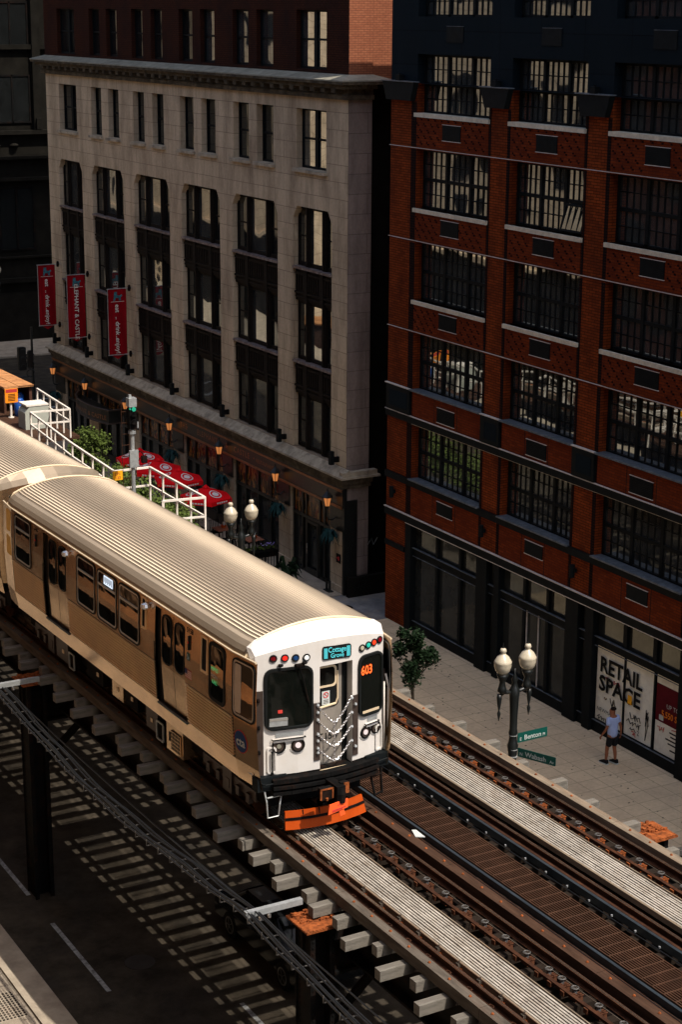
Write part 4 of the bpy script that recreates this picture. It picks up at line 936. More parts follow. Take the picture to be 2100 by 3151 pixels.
        for sg in (-1,1):   # corner posts
            hs=[1.27,2.2,2.9,3.4,3.60]
            for h0,h1 in zip(hs,hs[1:]):
                o0,o1=P(sg*1.40,fv(1.4)+flush,h0),P(sg*1.40,fv(1.4)+flush,h1); c0,c1=P(sg*1.455,.32,h0),P(sg*1.455,.32,h1); s0,s1=P(sg*1.462,.47,h0),P(sg*1.462,.47,h1)
                b.add([o0,o1,c1,c0],[(0,1,2,3)]); b.add([c0,c1,s1,s0],[(0,1,2,3)])
            b.add([P(sg*1.40,fv(1.4)+flush,3.60),P(sg*1.40,fv(1.4)+flush,ht(1.4)),P(sg*1.43,fv(1.4)+.12,ht(1.4)+.13),P(sg*1.47,.45,3.80),P(sg*1.462,.47,3.6),P(sg*1.455,.32,3.6)],[(0,1,2,3,4,5)])
        build(b,'brow',M['trainwhite'] if (end==0 and front) else M['roof'],car,smooth=False)
        b=MB()
        for a_,c_ in zip(UL,UL[1:]):
            lo=1.25; 
            if (-.15<=a_ and c_<=.61) : lo=3.33
            if end: lo=1.25
            b.add([P(a_,fv(a_)+flush,lo),P(c_,fv(c_)+flush,lo),P(c_,fv(c_)+flush,ht(c_)),P(a_,fv(a_)+flush,ht(a_))],[(0,1,2,3)])
        if end==0:
            for x_ in (-.14,.6): b.add([P(x_,fv(x_),1.2),P(x_,fv(x_)+.34,1.2),P(x_,fv(x_)+.34,3.33),P(x_,fv(x_),3.33)],[(0,1,2,3)])
            b.add([P(-.14,0,3.33),P(.6,0.04,3.33),P(.6,.34,3.33),P(-.14,.34,3.33)],[(0,1,2,3)])
        build(b,'end_wall',M['trainwhite'] if (end==0 and front) else M['steel_side'],car)
    # floor and underframe
    b=MB(); b.box((UC-1.40,vf+.3,.98),(UC+1.40,vr-.3,1.22)); b.box((UC-1.05,vf+.5,.45),(UC+1.05,vr-.5,1.0)); build(b,'underframe',M['iron'],car)
    for vc in (vf+2.1,vr-2.1):
        for dv in (-.85,.85):
            b=MB()
            for sx in (-.80,.80): b.prism(circ(vc+dv,.355,.355,n=20),lambda p_,q_,e:(UC+sx+e,p_,q_),-.065,.065)
            b.tube([(UC-.8,vc+dv,.355),(UC+.8,vc+dv,.355)],.07,8); build(b,'wheelset',M['rail'],car)
        for sx in (-1.02,1.02):
            b=MB(); b.box((UC+sx-.06,vc-1.2,.40),(UC+sx+.06,vc+1.2,.62)); b.box((UC+sx-.1,vc-.2,.2),(UC+sx+.1,vc+.2,.7))
            for k in range(5): b.box((UC+sx*1.06-.05,vc-1+k*.45,.3),(UC+sx*1.06+.05,vc-.85+k*.45,.5))
            build(b,'truck_frame',M['browntrim'],car)
    # sides: windows, doors
    for sd in (-1,1):
        T=lambda p_,q_,e:S(sd,q_,p_,e)
        def win(a_,c_,h0,h1,bar=True,nm='window',fm='winframe',r_=.11):
            f=MB(); f.frame(rr(a_-.03,c_+.03,h0-.03,h1+.03,r_+.03),rr(a_+.005,c_-.005,h0+.005,h1-.005,r_),T,.0,.022); f.cur=1; f.frame(rr(a_+.005,c_-.005,h0+.005,h1-.005,r_),rr(a_+.04,c_-.04,h0+.04,h1-.04,r_-.02),T,.0,.016)
            if bar: f.box(T(a_+.03,h1-.33,.0),T(c_-.03,h1-.285,.024))
            fo=build(f,nm,[M['rubber'],M[fm]],car); g_=MB(); g_.prism(rr(a_+.03,c_-.03,h0+.03,h1-.03,r_-.02),T,.002,.008); build(g_,'pane',M['trainglass'],fo); return fo
        o_=vf-29.05
        win(vf+11.88,vf+12.97,2.40,3.52); win(vf+7.80,vf+8.85,2.40,3.52); win(vf+6.56,vf+7.62,2.40,3.51); win(vf+5.33,vf+6.40,2.40,3.51)
        win(vf+1.22,vf+1.87,2.38,3.52,False,fm='rubber'); win(vf+.10,vf+.84,2.38,3.50,False,nm='cab_window')
        if front and sd<0:
            g_=MB(); g_.prism(rr(vf+.56,vf+.78,2.45,3.42,.05),T,.009,.014); build(g_,'cab_partition',M['winframe'],car)
            g_=MB(); g_.prism(rr(vr-.72,vr-.32,2.36,3.50,.04),T,.004,.012); build(g_,'open_end_window',mat('sunlit_yellow_pane',(.85,.55,.16),.6,0,.1,3),car)  # end window filled yellow, the light in it put into the colour
        for di,(a_,c_) in enumerate(doors):
            L=c_-a_
            b=MB(); 
            for (va,vb) in ((a_,a_+.05),(c_-.20,c_)): 
                b.extr([(1.43,-.055),(1.46,-.055),(2.31,-.055),(2.9,-.055),(3.52,-.055)],[(lambda q,e,v=v:S(sd,q,v,e)) for v in (va,vb)])
            b.extr([(1.43,-.0),(1.43,-.075)],[(lambda q,e,v=v:S(sd,q,v,e)) for v in (a_,c_)]); build(b,'door_frame',M['rubber'],car)
            for (va,vb) in ((a_+.05,a_+.05+(L-.25)/2-.01),(a_+.05+(L-.25)/2+.01,c_-.20)):
                b=MB(); b.extr([(1.45,-.05),(1.46,-.05),(1.9,-.045),(2.31,-.045),(2.9,-.045),(3.52,-.045)],[(lambda q,e,v=v:S(sd,q,v,e)) for v in (va,vb)])
                dd=build(b,'door_leaf',M['steel_side'],car)
                g_=MB(); w0,w1=va+.07,vb-.09
                g_.frame(rr(w0-.02,w1+.02,2.38,3.44,.17),rr(w0+.01,w1-.01,2.41,3.41,.15),T,-.045,-.02); g_.cur=1; g_.prism(rr(w0,w1,2.40,3.42,.15),T,-.044,-.036)
                build(g_,'door_window',[M['rubber'],M['trainglass']],dd)
            b=MB(); b.box(S(sd,1.43,a_,-.06),S(sd,1.39,c_,.035)); build(b,'door_step',M['steelblue'],car)
            b=MB(); 
            for k in range(2): b.extr([(1.46,.012),(2.31,.012),(2.75,.012)],[(lambda q,e,v=v:S(sd,q,v,e)) for v in (c_+.0,c_+.045)])
            build(b,'door_edge',M['rubber'],car)
            b=MB(); vv_=a_-.20 if di==0 else a_-.25
            b=MB(); cvx=c_+.30 if di==0 else a_-.17
            b.lathe([(.001,.0),(.08,.01),(.11,.05),(.09,.11),(.001,.14)],12,S(sd,3.36,(c_+.34) if di==0 else (a_-.20),.07)); build(b,'dome_camera',M['chrome'],car)
            b=MB(); vm=(a_-.22) if di==0 else (c_+.45)
            b.prism(rr(vm-.03,vm+.03,3.06,3.36,.028),T,.0,.03); b.cur=1; b.prism(circ(vm,3.22,.022,n=8),T,.03,.045); build(b,'door_indicator',[M['rubber'],M['carred']],car)
        for a_,c_,h0,h1 in ((vf+4.95,vf+5.18,2.86,3.56),(vf+1.96,vf+2.26,2.80,3.55)):
            b=MB(); b.frame(rr(a_,c_,h0,h1,.01,1),rr(a_+.04,c_-.04,h0+.05,h1-.05,.01,1),T,0,.02); b.cur=1; b.prism(rr(a_+.04,c_-.04,h0+.05,h1-.05,.01,1),T,0,.006); build(b,'side_vent',[M['steel_corr'],M['black']],car)
    T=lambda p_,q_,e:S(-1,q_,p_,e)
    tx=lambda mb,s_,v,h,sz,bold=0,d=.006,al='CENTER': text(mb,s_,sz,lambda u,w_,e:T(v-u,h+w_,d),al,bold)
    if front:
        b=MB(); tx(b,'5158',vf+2.80,3.41,.15,.01); build(b,'fleet_number',M['black'],wl)
        b=MB(); tx(b,'5158',vr-2.55,3.44,.12,.01); build(b,'fleet_number',M['black'],wl)
        b=MB(); b.prism(rr(vf+2.78,vf+2.92,2.83,2.99,.01,1),T,.002,.008); b.cur=1; b.tube([T(vf+2.87,2.96,.012),T(vf+2.86,2.91,.012),T(vf+2.82,2.91,.012),T(vf+2.81,2.87,.012)],.006,4); b.tube([T(vf+2.86+.025*math.cos(t),2.88+.025*math.sin(t),.012) for t in (2,3,4,5,6)],.005,4)
        build(b,'accessibility_sign',[M['sign_green'],M['signtext']],wl)
        b=MB(); a_,c_=vf+2.72,vf+3.02
        for k in range(9): 
            b.cur=k%2; b.prism([(a_,2.44+k*.021),(c_,2.44+k*.021),(c_,2.461+k*.021),(a_,2.461+k*.021)],T,.003,.007)
        b.cur=2; b.prism([(c_-.12,2.525),(c_,2.525),(c_,2.629),(c_-.12,2.629)],T,.007,.010); build(b,'flag_decal',[mat('flag_red',(.35,.06,.05),.5,0,0),mat('flag_white',(.75,.6,.5),.5,0,0),mat('flag_blue',(.02,.03,.10),.5,0,0)],wl)
        b=MB(); b.prism(circ(vf+.61,1.87,.235,.235,28),T,.004,.008); b.cur=1; b.prism(circ(vf+.61,1.87,.215,.215,28),T,.008,.011); b.cur=0; b.cur=2; tx(b,'cta',vf+.61,1.78,.26,.022,.014); build(b,'roundel',[mat('roundel_red',(.45,.05,.03),.5,0,0),mat('roundel_blue',(.012,.045,.14),.5,0,.1),M['signtext']],wl)
        # passenger window sticker and printed reflection
        b=MB(); b.prism(rr(vf+6.75,vf+7.25,3.26,3.46,.01,1),T,.012,.016); b.cur=1
        for k in range(8): b.prism(rr(vf+6.80+k*.055,vf+6.825+k*.055,3.29+.03*(k%2),3.43,.004,1),T,.016,.018)
        build(b,'window_display',[emat('lit_display',(.75,.85,1.0),.9),M['steelblue']],wl)
        b=MB(); tx(b,'MIM D',vf+1.62,2.98,.11,0,.02); tx(b,'RAIL',vf+1.62,2.72,.11,0,.02); b.cur=1; tx(b,'SHOW',vf+1.62,2.85,.1,.0,.02); build(b,'window_lettering',[emat('green_glow',(.05,.8,.25),.35),M['signtext']],wl)
        # equipment under the floor
        b=MB(); b.box((14.86,vf+3.90,.24),(15.3,vf+4.73,.86)); b.cur=1; b.box((14.845,vf+3.98,.30),(14.86,vf+4.45,.74)); b.cur=0
        for i in range(7): b.box((14.83,vf+3.98+i*.077,.30),(14.845,vf+3.99+i*.077,.74))
        for i in range(6): b.box((14.83,vf+3.98,.31+i*.082),(14.845,vf+4.45,.32+i*.082))
        b.cur=1; b.box((14.85,vf+4.53,.45),(14.859,vf+4.6,.66)); build(b,'radiator',[M['steel_side'],M['black']],car)
        for (a_,c_,h0,h1) in ((vf+4.95,vf+5.32,.25,.68),(vf+10.1,vf+10.45,.27,.68)):
            b=MB(); b.frame(rr(a_,c_,h0,h1,.04),rr(a_+.03,c_-.03,h0+.03,h1-.03,.03),lambda p_,q_,e:(14.9-e,p_,q_),0,.03); b.cur=1; b.box((14.9,a_,h0),(15.2,c_,h1)); build(b,'duct_box',[M['galv'],M['iron']],car)
        for (a_,c_,h0,h1,mm) in ((vf+5.33,vf+5.95,.32,.80,'browntrim'),(vf+10.6,vf+11.35,.30,.80,'browntrim'),(vf+7.22,vf+7.85,.42,.88,'steel_side'),(vf+6.4,vf+7.1,.45,.9,'iron'),(vf+8.4,vf+9.4,.4,.9,'iron')):
            b=MB(); b.box((14.92,a_,h0),(15.4,c_,h1)); b.cur=1; b.box((14.905,a_+.25,h0+.18),(14.919,a_+.36,h0+.27)); build(b,'equipment_box',[M[mm],M['cream']],car)
        # ---------- front face
        F=lambda x,h,e:(UC+x,vf+fv(x)-e,h)
        def fwin(x0_,x1_,h0,h1,r_,nm,tilt=0):
            f=MB(); Tt=lambda p_,q_,e:F(p_,q_+tilt*(p_-(x0_+x1_)/2),e)
            f.frame(rr(x0_-.03,x1_+.03,h0-.03,h1+.03,r_+.03,5),rr(x0_+.015,x1_-.015,h0+.015,h1-.015,r_,5),Tt,0,.052); fo=build(f,nm,M['rubber'],car)
            g_=MB(); g_.prism(rr(x0_+.01,x1_-.01,h0+.01,h1-.01,r_,5),Tt,.030,.038); build(g_,'pane',M['trainglass'],fo); return fo
        wl_=fwin(-1.22,-.33,2.20,3.38,.14,'windscreen'); wr_=fwin(.77,1.34,2.14,3.34,.13,'windscreen')
        b=MB(); text(b,'603',.26,lambda u,w_,e:F(.93+u,2.98+w_,.05),'CENTER',.018,.75); build(b,'run_number',emat('orange_led',(1.0,.10,.01),2.2),wr_)
        b=MB(); b.beam(F(.83,2.20,.045),F(1.26,2.20,.045),.01,.05); build(b,'sill_reflection',M['cream'],wr_)
        b=MB(); b.prism([(-1.17,2.26),(-.82,2.26),(-.82,2.42),(-1.17,2.42)],F,.03,.05); b.cur=1; b.prism([(-1.17,2.37),(-.82,2.37),(-.82,2.42),(-1.17,2.42)],F,.05,.056); build(b,'dashboard_notice',[M['galv'],M['winframe']],wl_)
        b=MB(); b.prism([(-1.0,2.52),(-.92,2.52),(-.92,2.58),(-1.0,2.58)],F,.03,.05); build(b,'red_reflector',emat('red_lamp',(1,.05,.03),.6),wl_)
        b=MB(); b.tube([F(-.60,3.44,.08),F(-.50,3.1,.075),F(-.42,2.72,.065)],.012,5); b.box(F(-.66,3.42,.01),F(-.5,3.46,.07)); b.tube([F(-.52,3.2,.06),F(-.38,2.6,.06)],.008,4)
        for x_ in (-.95,-.48): b.lathe([(.001,-.02),(.05,-.01),(.055,.02),(.001,.03)],8,F(x_,3.47,.05)); b.tube([F(x_,3.47,.05),F(x_,3.40,.03)],.01,4)
        build(b,'wiper',M['iron'],car)
        # door
        b=MB(); D=lambda x,h,e:(UC+x,vf+.26-e,h)
        b.prism([(-.14,1.22),(.47,1.22),(.47,3.33),(-.14,3.33)],D,0,.02); fd=build(b,'front_door',mat('worn_door_steel',(.42,.38,.33),.4,.5,.2,2.5,.1,8,dirt=(.22,.17,.13),dscale=2.5,damt=.6),car)
        b=MB(); b.prism([(.47,1.22),(.60,1.22),(.60,3.33),(.47,3.33)],D,-.02,.01); b.prism(rr(-.13,.40,2.38,3.32,.09),D,.02,.028); build(b,'dark_recess_surround',M['rubber'],fd)  # side strip paints the dark door recess; window backing is black
        b=MB(); b.frame(rr(-.115,.35,2.80,3.24,.09),rr(-.075,.31,2.84,3.20,.07),D,.028,.045); b.tube([D(.37,3.1,.04),D(.375,2.55,.04),D(.33,2.44,.04),D(-.02,2.40,.04)],.022,6); build(b,'window_frame',M['cream'],fd)
        b=MB(); b.prism(rr(-.075,.31,2.84,3.20,.07),D,.029,.034); build(b,'pane',M['trainglass'],fd)
        b=MB(); b.box(D(.03,2.44,.03),D(.20,2.72,.034)); b.cur=1; b.tube([D(.115+.055*math.cos(t),2.64+.055*math.sin(t),.036) for t in [i*math.pi/6 for i in range(12)]],.009,4,True); b.tube([D(.08,2.675,.036),D(.15,2.605,.036)],.008,4); b.cur=2
        for k in range(3): b.box(D(.06,2.47+k*.03,.035),D(.17,2.482+k*.03,.037))
        build(b,'warning_sign',[M['signtext'],M['redscrawl'],M['timber']],fd)
        b=MB(); text(b,'5158',.2,lambda u,w_,e:D(.17+u,1.72+w_,.025),'CENTER',.018,1.0); build(b,'fleet_number',M['black'],fd)
        b=MB(); b.box((UC-.14,vf-.02,1.17),(UC+.60,vf+.26,1.215)); build(b,'threshold',M['cream'],car)
        # chains
        def chain(mb,pts):
            tot=0; P_=[Vector(p) for p in pts]; seg=.043; acc=[]; 
            for a_,c_ in zip(P_,P_[1:]):
                L_=(c_-a_).length; nn=max(1,int(round(L_/seg)))
                for i in range(nn): acc.append((a_+(c_-a_)*(i+.5)/nn,(c_-a_).normalized()))
            for i,(c_,d_) in enumerate(acc):
                s_=Vector((0,1,0)) if i%2 else d_.cross(Vector((0,1,0))).normalized()
                mb.tube([c_+d_*.034*math.cos(t)+s_*.017*math.sin(t) for t in [k*math.pi/4 for k in range(8)]],.0085,4,True)
        for (he,hm) in ((2.57,2.15),(2.27,1.91),(1.98,1.66),(1.69,1.36)):
            b=MB(); pts=[]
            for i in range(13):
                t=i/12; x_=-.19+.75*t; d_=abs(x_-.17)/.37; h_=hm+(he-hm)*(d_**1.35); pts.append(F(x_,h_,.03))
            chain(b,pts); build(b,'safety_chain',M['chrome'],car)
        b=MB(); chain(b,[F(.165,2.15,.035),F(.165,1.36,.035)]); build(b,'safety_chain',M['chrome'],car)
        b=MB()
        for x_,hs in ((-.20,(2.57,2.27,1.98,1.69,2.42,1.84,1.6)),(.57,(2.57,2.27,1.98,1.69)),(.66,(2.42,1.55)),):
            for h_ in hs: b.lathe([(.03,-.02),(.035,0),(.02,.03)],6,F(x_,h_,.035))
        build(b,'chain_hooks',M['galv'],car)
        # brown hinge panels and grab irons
        for x0_,x1_,h0,h1 in ((-1.455,-1.27,1.28,2.98),(-.27,-.145,1.44,2.61),(.605,.735,1.36,2.60),(1.41,1.455,1.3,2.95)):
            b=MB(); b.prism([(x0_,h0),(x1_,h0),(x1_,h1),(x0_,h1)],F,.0,.018); build(b,'hinge_panel',M['browntrim'],car)
        b=MB()
        for h_ in (2.8,2.25,1.75): b.lathe([(.03,-.03),(.035,0),(.025,.04)],8,F(-1.36,h_,.03))
        b.tube([F(-1.12,1.86-.1,.05),F(-1.12,1.30,.05)],.02,6); b.tube([F(-1.12,1.30,.05),F(-1.12,1.26,.0)],.035,6); build(b,'hinge_bolts',M['iron'],car)
        for x_ in (-1.10,1.30):
            b=MB(); b.frame(rr(x_-.11,x_+.07,1.30,1.84,.05),rr(x_-.08,x_+.04,1.33,1.81,.04),F,0,.03); build(b,'step_recess',M['trainwhite'],car)
        b=MB(); b.tube([F(1.44,2.85,.05),F(1.50,2.6,.08),F(1.50,1.6,.08),F(1.44,1.25,.05)],.022,7); b.tube([F(1.40,2.7,.05),F(1.40,1.3,.05)],.018,6); build(b,'grab_pole',M['whitepaint'],car,smooth=True)
        b=MB(); b.tube([F(-1.42,2.9,.05),F(-1.42,1.35,.05)],.016,6); build(b,'grab_pole',M['browntrim'],car)
        for x0_,x1_,h_ in ((-1.12,-.47,1.99),(.90,1.26,1.94)):
            b=MB(); b.prism([(x0_+.08,h_+.03),(x1_-.02,h_+.03),(x1_-.02,h_+.11),(x0_+.08,h_+.11)],F,0,.012); build(b,'vent_strip',M['galv'],car)
            b=MB(); b.tube([F(x0_,h_,.02),F(x0_,h_,.07),F(x1_,h_,.07),F(x1_,h_,.02)],.012,6); b.cur=1; b.prism([(x0_+.03,h_-.06),(x1_-.03,h_-.06),(x1_-.03,h_-.01),(x0_+.03,h_-.01)],F,0,.05); build(b,'step_bar',[M['iron'],M['trainwhite']],car)
        for x_,h_,on in ((-.98,1.84,0),(-.60,1.82,1),(.93,1.77,1),(1.20,1.80,0)):
            b=MB(); r_=.125 if x_<0 else .115
            b.lathe([(r_,0)],1) if 0 else None
            ring=[F(x_+.96*r_*math.cos(t),h_+r_*math.sin(t),.02) for t in [i*math.pi/12 for i in range(24)]]; b.tube(ring,.018,6,True); hl=build(b,'headlight',M['iron'],car,smooth=True)
            b=MB(); b.prism(circ(x_,h_,r_,n=22),F,.006,.012); build(b,'reflector_bowl',M['browntrim'],hl)
            b=MB(); c_=Vector(F(x_,h_,.03)); 
            b.prism(circ(x_,h_,r_*.45 if on else r_*.34,n=16),F,.012,.03); build(b,'lens',emat('lit_headlamp',(1.0,.80,.76),.8) if on else M['cornice_top'],hl)
            b=MB(); b.tube([F(x_+(r_+.028)*math.cos(t),h_-.01+(r_+.028)*math.sin(t),.0) for t in [math.pi*1.1+i*math.pi/12 for i in range(10)]],.016,5); build(b,'bezel',M['trainwhite'],hl)
        mk=[(-1.07,3.61,(.16,.004,.006),0),(-.85,3.60,(.75,.02,.01),.5),(-.64,3.58,(.01,.05,.16),0),(-.42,3.56,(.80,.80,.78),.25),(.83,3.52,(.45,.40,.30),0),(.99,3.545,(.02,.42,.33),.25),(1.14,3.565,(.85,.04,.01),.55),(1.29,3.58,(.20,.004,.01),0)]
        for i,(x_,h_,cc,e_) in enumerate(mk):
            b=MB(); r_=.062
            b.tube([F(x_+r_*math.cos(t),h_+r_*math.sin(t),.012) for t in [k*math.pi/9 for k in range(18)]],.016,5,True); mo=build(b,'marker_light',M['rubber'],car,smooth=True)
            b=MB(); c_=F(x_,h_,.012); rows_=[]
            b.prism(circ(x_,h_,r_*.95,n=16),F,.004,.018); b.prism(circ(x_,h_,r_*.6,n=12),F,.018,.030); build(b,'lens',mat('marker_lens',cc,.12,0,.05,9,emit=cc,es=e_),mo)
        b=MB(); b.prism(rr(-.09,.56,3.43,3.70,.05),lambda p_,q_,e:F(p_,q_-.06*(p_-.23),e),.0,.02); hs_=build(b,'destination_sign',M['rubber'],car)
        b=MB(); TL=lambda u,v,e:F(-.0+u,0,0)
        fitw(b,'Cottage',.15,.40,lambda u,v,e:F(.035+u,3.575+v-.06*(.035+u-.23),.024),.004); fitw(b,'Grove',.13,.30,lambda u,v,e:F(.085+u,3.465+v-.06*(.085+u-.23),.024),.004)
        for x_ in (-.055,-.035,-.015,.005,.455,.475,.495,.515): b.prism([(x_,3.46),(x_+.011,3.46),(x_+.011,3.665),(x_,3.665)],lambda p_,q_,e:F(p_,q_-.06*(p_-.23),e),.021,.023)
        build(b,'led_lettering',emat('cyan_led',(.10,.75,.80),1.0),hs_)
        # anticlimber, coupler, plow, ladders
        b=MB()
        for h0,h1,e_ in ((1.13,1.22,.10),(1.02,1.08,.13),(.90,.97,.11)):
            b.prism([(x_,fv(x_)) for x_ in UL],lambda p_,q_,e:(UC+p_,vf+q_,e),h0,h1) if 0 else None
            pts=[(UC+x_,vf+fv(x_)-e_,(h0+h1)/2) for x_ in (-1.15,-.8,-.4,0,.4,.8,1.15)]
            for p_,q_ in zip(pts,pts[1:]): b.beam(p_,q_,.16,h1-h0)
        b.box((UC-1.1,vf+.02,.85),(UC+1.1,vf+.3,1.22)); build(b,'anticlimber',M['iron'],car)
        b=MB()
        b.box((UC-1.46,vf+.06,1.0),(UC-.84,vf+.3,1.27)); b.tube([(UC-1.38,vf+.06,1.17),(UC-1.32,vf-.0,1.15),(UC-.92,vf-.02,1.15),(UC-.88,vf+.05,1.18)],.014,6); build(b,'corner_step',M['dark_metal'],car)
        b=MB(); b.box((UC+.92,vf+.06,1.0),(UC+1.44,vf+.3,1.27)); b.tube([(UC+.96,vf+.06,1.15),(UC+1.0,vf-.02,1.13),(UC+1.38,vf+.0,1.17)],.014,6); build(b,'corner_step',M['dark_metal'],car)
        b=MB(); b.tube([(UC-1.30,vf+.1,1.0),(UC-1.30,vf,.8),(UC-1.28,vf,.47),(UC-1.05,vf,.47),(UC-1.02,vf,.7),(UC-.90,vf+.1,1.0)],.016,6); b.tube([(UC-1.29,vf,.88),(UC-1.0,vf,.88)],.016,6); build(b,'step_ladder',M['galv'],car)
        b=MB(); b.beam((UC+1.02,vf+.1,1.0),(UC+1.10,vf,.42),.05,.03); b.beam((UC+1.28,vf+.1,1.0),(UC+1.26,vf,.46),.05,.03); b.tube([(UC+1.10,vf,.44),(UC+1.27,vf,.50)],.02,6); b.tube([(UC+1.04,vf+.03,.82),(UC+1.27,vf+.03,.86)],.016,6); build(b,'step_ladder',M['iron'],car)
        b=MB(); vc=vf-.55
        b.box((UC-.42,vc,.84),(UC-.16,vc+.12,1.08)); b.box((UC-.12,vc-.1,.80),(UC+.06,vc+.5,1.10)); b.lathe([(.09,-.18),(.10,0),(.06,.12)],10,(UC-.02,vc-.06,.95)); b.box((UC+.02,vc,.86),(UC+.18,vc+.12,1.12)); b.tube([(UC+.05,vc+.05,.95),(UC+.05,vf+.6,.9)],.12,8)
        cp_=build(b,'coupler',M['iron'],car); b=MB(); b.box((UC-.44,vc-.012,.86),(UC-.40,vc,1.08)); b.box((UC-.18,vc-.012,.86),(UC-.15,vc,1.08)); b.box((UC-.44,vc-.012,1.05),(UC-.15,vc,1.08)); b.box((UC+.08,vc-.012,.9),(UC+.19,vc,1.12)); b.lathe([(.025,-.02),(.03,.03)],8,(UC-.3,vc-.02,.86)); build(b,'pilot_plate',M['rust'],cp_)
        b=MB(); b.prism([(-.33,.58),(.10,.66),(.10,.84),(-.30,.78)],lambda p_,q_,e:(UC+p_,vc-.1-e,q_),0,.02); b.prism([(-.06,.50),(.06,.52),(.02,.64),(-.08,.62)],lambda p_,q_,e:(UC+p_,vc-.09-e,q_),0,.015); tg=build(b,'orange_tag',M['tagorange'],cp_)
        b=MB(); b.beam((UC-.24,vc-.125,.655),(UC+.05,vc-.125,.695),.006,.012); b.beam((UC-.24,vc-.125,.63),(UC-.02,vc-.125,.66),.006,.010); b.beam((UC-.12,vc-.125,.75),(UC-.02,vc-.125,.765),.006,.010); build(b,'printing',M['redscrawl'],tg)
        b=MB(); pf=lambda x_:vf-.06+.16*(x_/.9)**2
        xs=[-.90,-.7,-.4,0,.35,.7,.90]
        for a_,c_ in zip(xs,xs[1:]):
            b.add([(UC+a_,pf(a_)-.10,.13),(UC+c_,pf(c_)-.10,.13),(UC+c_*.95,pf(c_),.47),(UC+a_*.95,pf(a_),.47),(UC+a_,pf(a_)-.06,.13),(UC+c_,pf(c_)-.06,.13),(UC+c_*.95,pf(c_)+.04,.47),(UC+a_*.95,pf(a_)+.04,.47)],[(0,1,2,3),(7,6,5,4),(0,4,5,1),(2,6,7,3),(0,3,7,4),(1,5,6,2)])
        pl=build(b,'snow_plow',M['orange'],car)
        b=MB(); 
        for p_,q_ in zip(xs,xs[1:]): b.beam((UC+p_*.97,pf(p_)-.05,.33),(UC+q_*.97,pf(q_)-.05,.33),.03,.045)
        for x_ in (-.55,-.2,.45): b.beam((UC+x_*.95,pf(x_)-.015,.36),(UC+x_*.95,pf(x_)+.0,.48),.02,.02)
        build(b,'stiffener',M['iron'],pl)
    return car
car=make_car(True,29.05,43.1); car['label']='silver elevated train car with white front face and orange plow, leading the train'
car2=make_car(False,43.55,57.6); car2['label']='second silver train car coupled behind, only its ribbed roof showing at the left edge'
b=MB(); b.box((UC-.6,43.0,1.2),(UC+.6,43.7,3.3)); build(b,'gangway',M['rubber'],car2)
# ================================================================== PLATFORM, RAILINGS, SIGNAL MAST
def railing(name,pts,label,posts=True,mid=.46,hgt=1.08,closed=False,n_per=None,deckh=.12,w=.055):
    o=root(name,(pts[0][0],pts[0][1],deckh),label,'railing',frame=TF)
    b=MB()
    for a_,c_ in zip(pts,pts[1:]): b.beam((a_[0],a_[1],a_[2]),(c_[0],c_[1],c_[2]),w*1.25,w*1.1); 
    build(b,'top_rail',M['whitepaint'],o)
    b=MB()
    for a_,c_ in zip(pts,pts[1:]): b.beam((a_[0],a_[1],a_[2]-mid),(c_[0],c_[1],c_[2]-mid),w,w)
    build(b,'mid_rail',M['whitepaint'],o)
    for a_,c_ in zip(pts,pts[1:]):
        L=(Vector(a_)-Vector(c_)).length; n=max(1,int(round(L/(n_per or 1.05))))
        for i in range(n+(1 if c_==pts[-1] else 0)):
            t=i/n; p=Vector(a_).lerp(Vector(c_),t); b=MB(); b.beam((p.x,p.y,p.z-hgt),(p.x,p.y,p.z),w,w,(0,1,0)); build(b,'post',M['whitepaint'],o)
    return o
railing('platform_railing',[(22.12,54.0,1.2),(22.45,58.5,1.2),(23.05,64.2,1.2)],'long white railing of the track side walkway running back from the LP1 sign')
railing('platform_railing',[(23.05,64.23,1.2),(24.54,64.06,1.2),(24.9,68.5,1.2)],'white railing corner around the signal box end of the walkway',n_per=.9)
railing('stair_railing',[(22.12,54.0,1.2),(23.36,53.97,1.2),(23.22,49.48,1.2),(21.9,49.68,1.2)],'white railing around the stair landing nearest the camera beside the train roof',mid=.6,n_per=1.12,hgt=1.5)
b=MB(); b.box((21.7,49.6,-.12),(23.35,54.0,-.02)); b.box((21.9,54.0,-.02),(22.6,60,.10)); b.prism([(22.0,60),(23.2,64.3),(25.0,64.3),(25.2,74),(22.9,74),(21.6,60)],lambda p,q,e:(p,q,e),-.02,.10)
pd=build(b,'walkway_deck',M['grate'],origin=(23,60,-.1),frame=TF,label='rusty mesh walkway deck behind the white railings at the far left',cat='walkway deck')
b=MB()
for k in range(5): b.box((21.9,49.7+k*.28,-.35-k*.2),(23.1,49.98+k*.28,-.30-k*.2))
build(b,'stair_treads',M['galv'],origin=(22.5,50,-1),frame=TF,label='grey stair treads below the white landing railing',cat='stairs')
o=root('number_sign',(22.05,53.9,1.0),'small yellow orange sign reading LP1 133 on the white railing corner','sign',frame=TF)
b=MB(); b.prism(rr(22.02,22.36,.93,1.24,.03),lambda p,q,e:(p,53.86-e,q),0,.02); build(b,'plate',M['yellow'],o)
b=MB(); text(b,'LP1',.13,lambda u,v,e:(22.19+u,53.835,1.10+v),'CENTER',.01); text(b,'133',.13,lambda u,v,e:(22.19+u,53.835,.97+v),'CENTER',.01); build(b,'lettering',M['redscrawl'],o)
o=root('signal_mast',(22.35,52.95,-.1),'grey white signal mast with ladder, camera and hooded signal heads','signal mast',frame=TF)
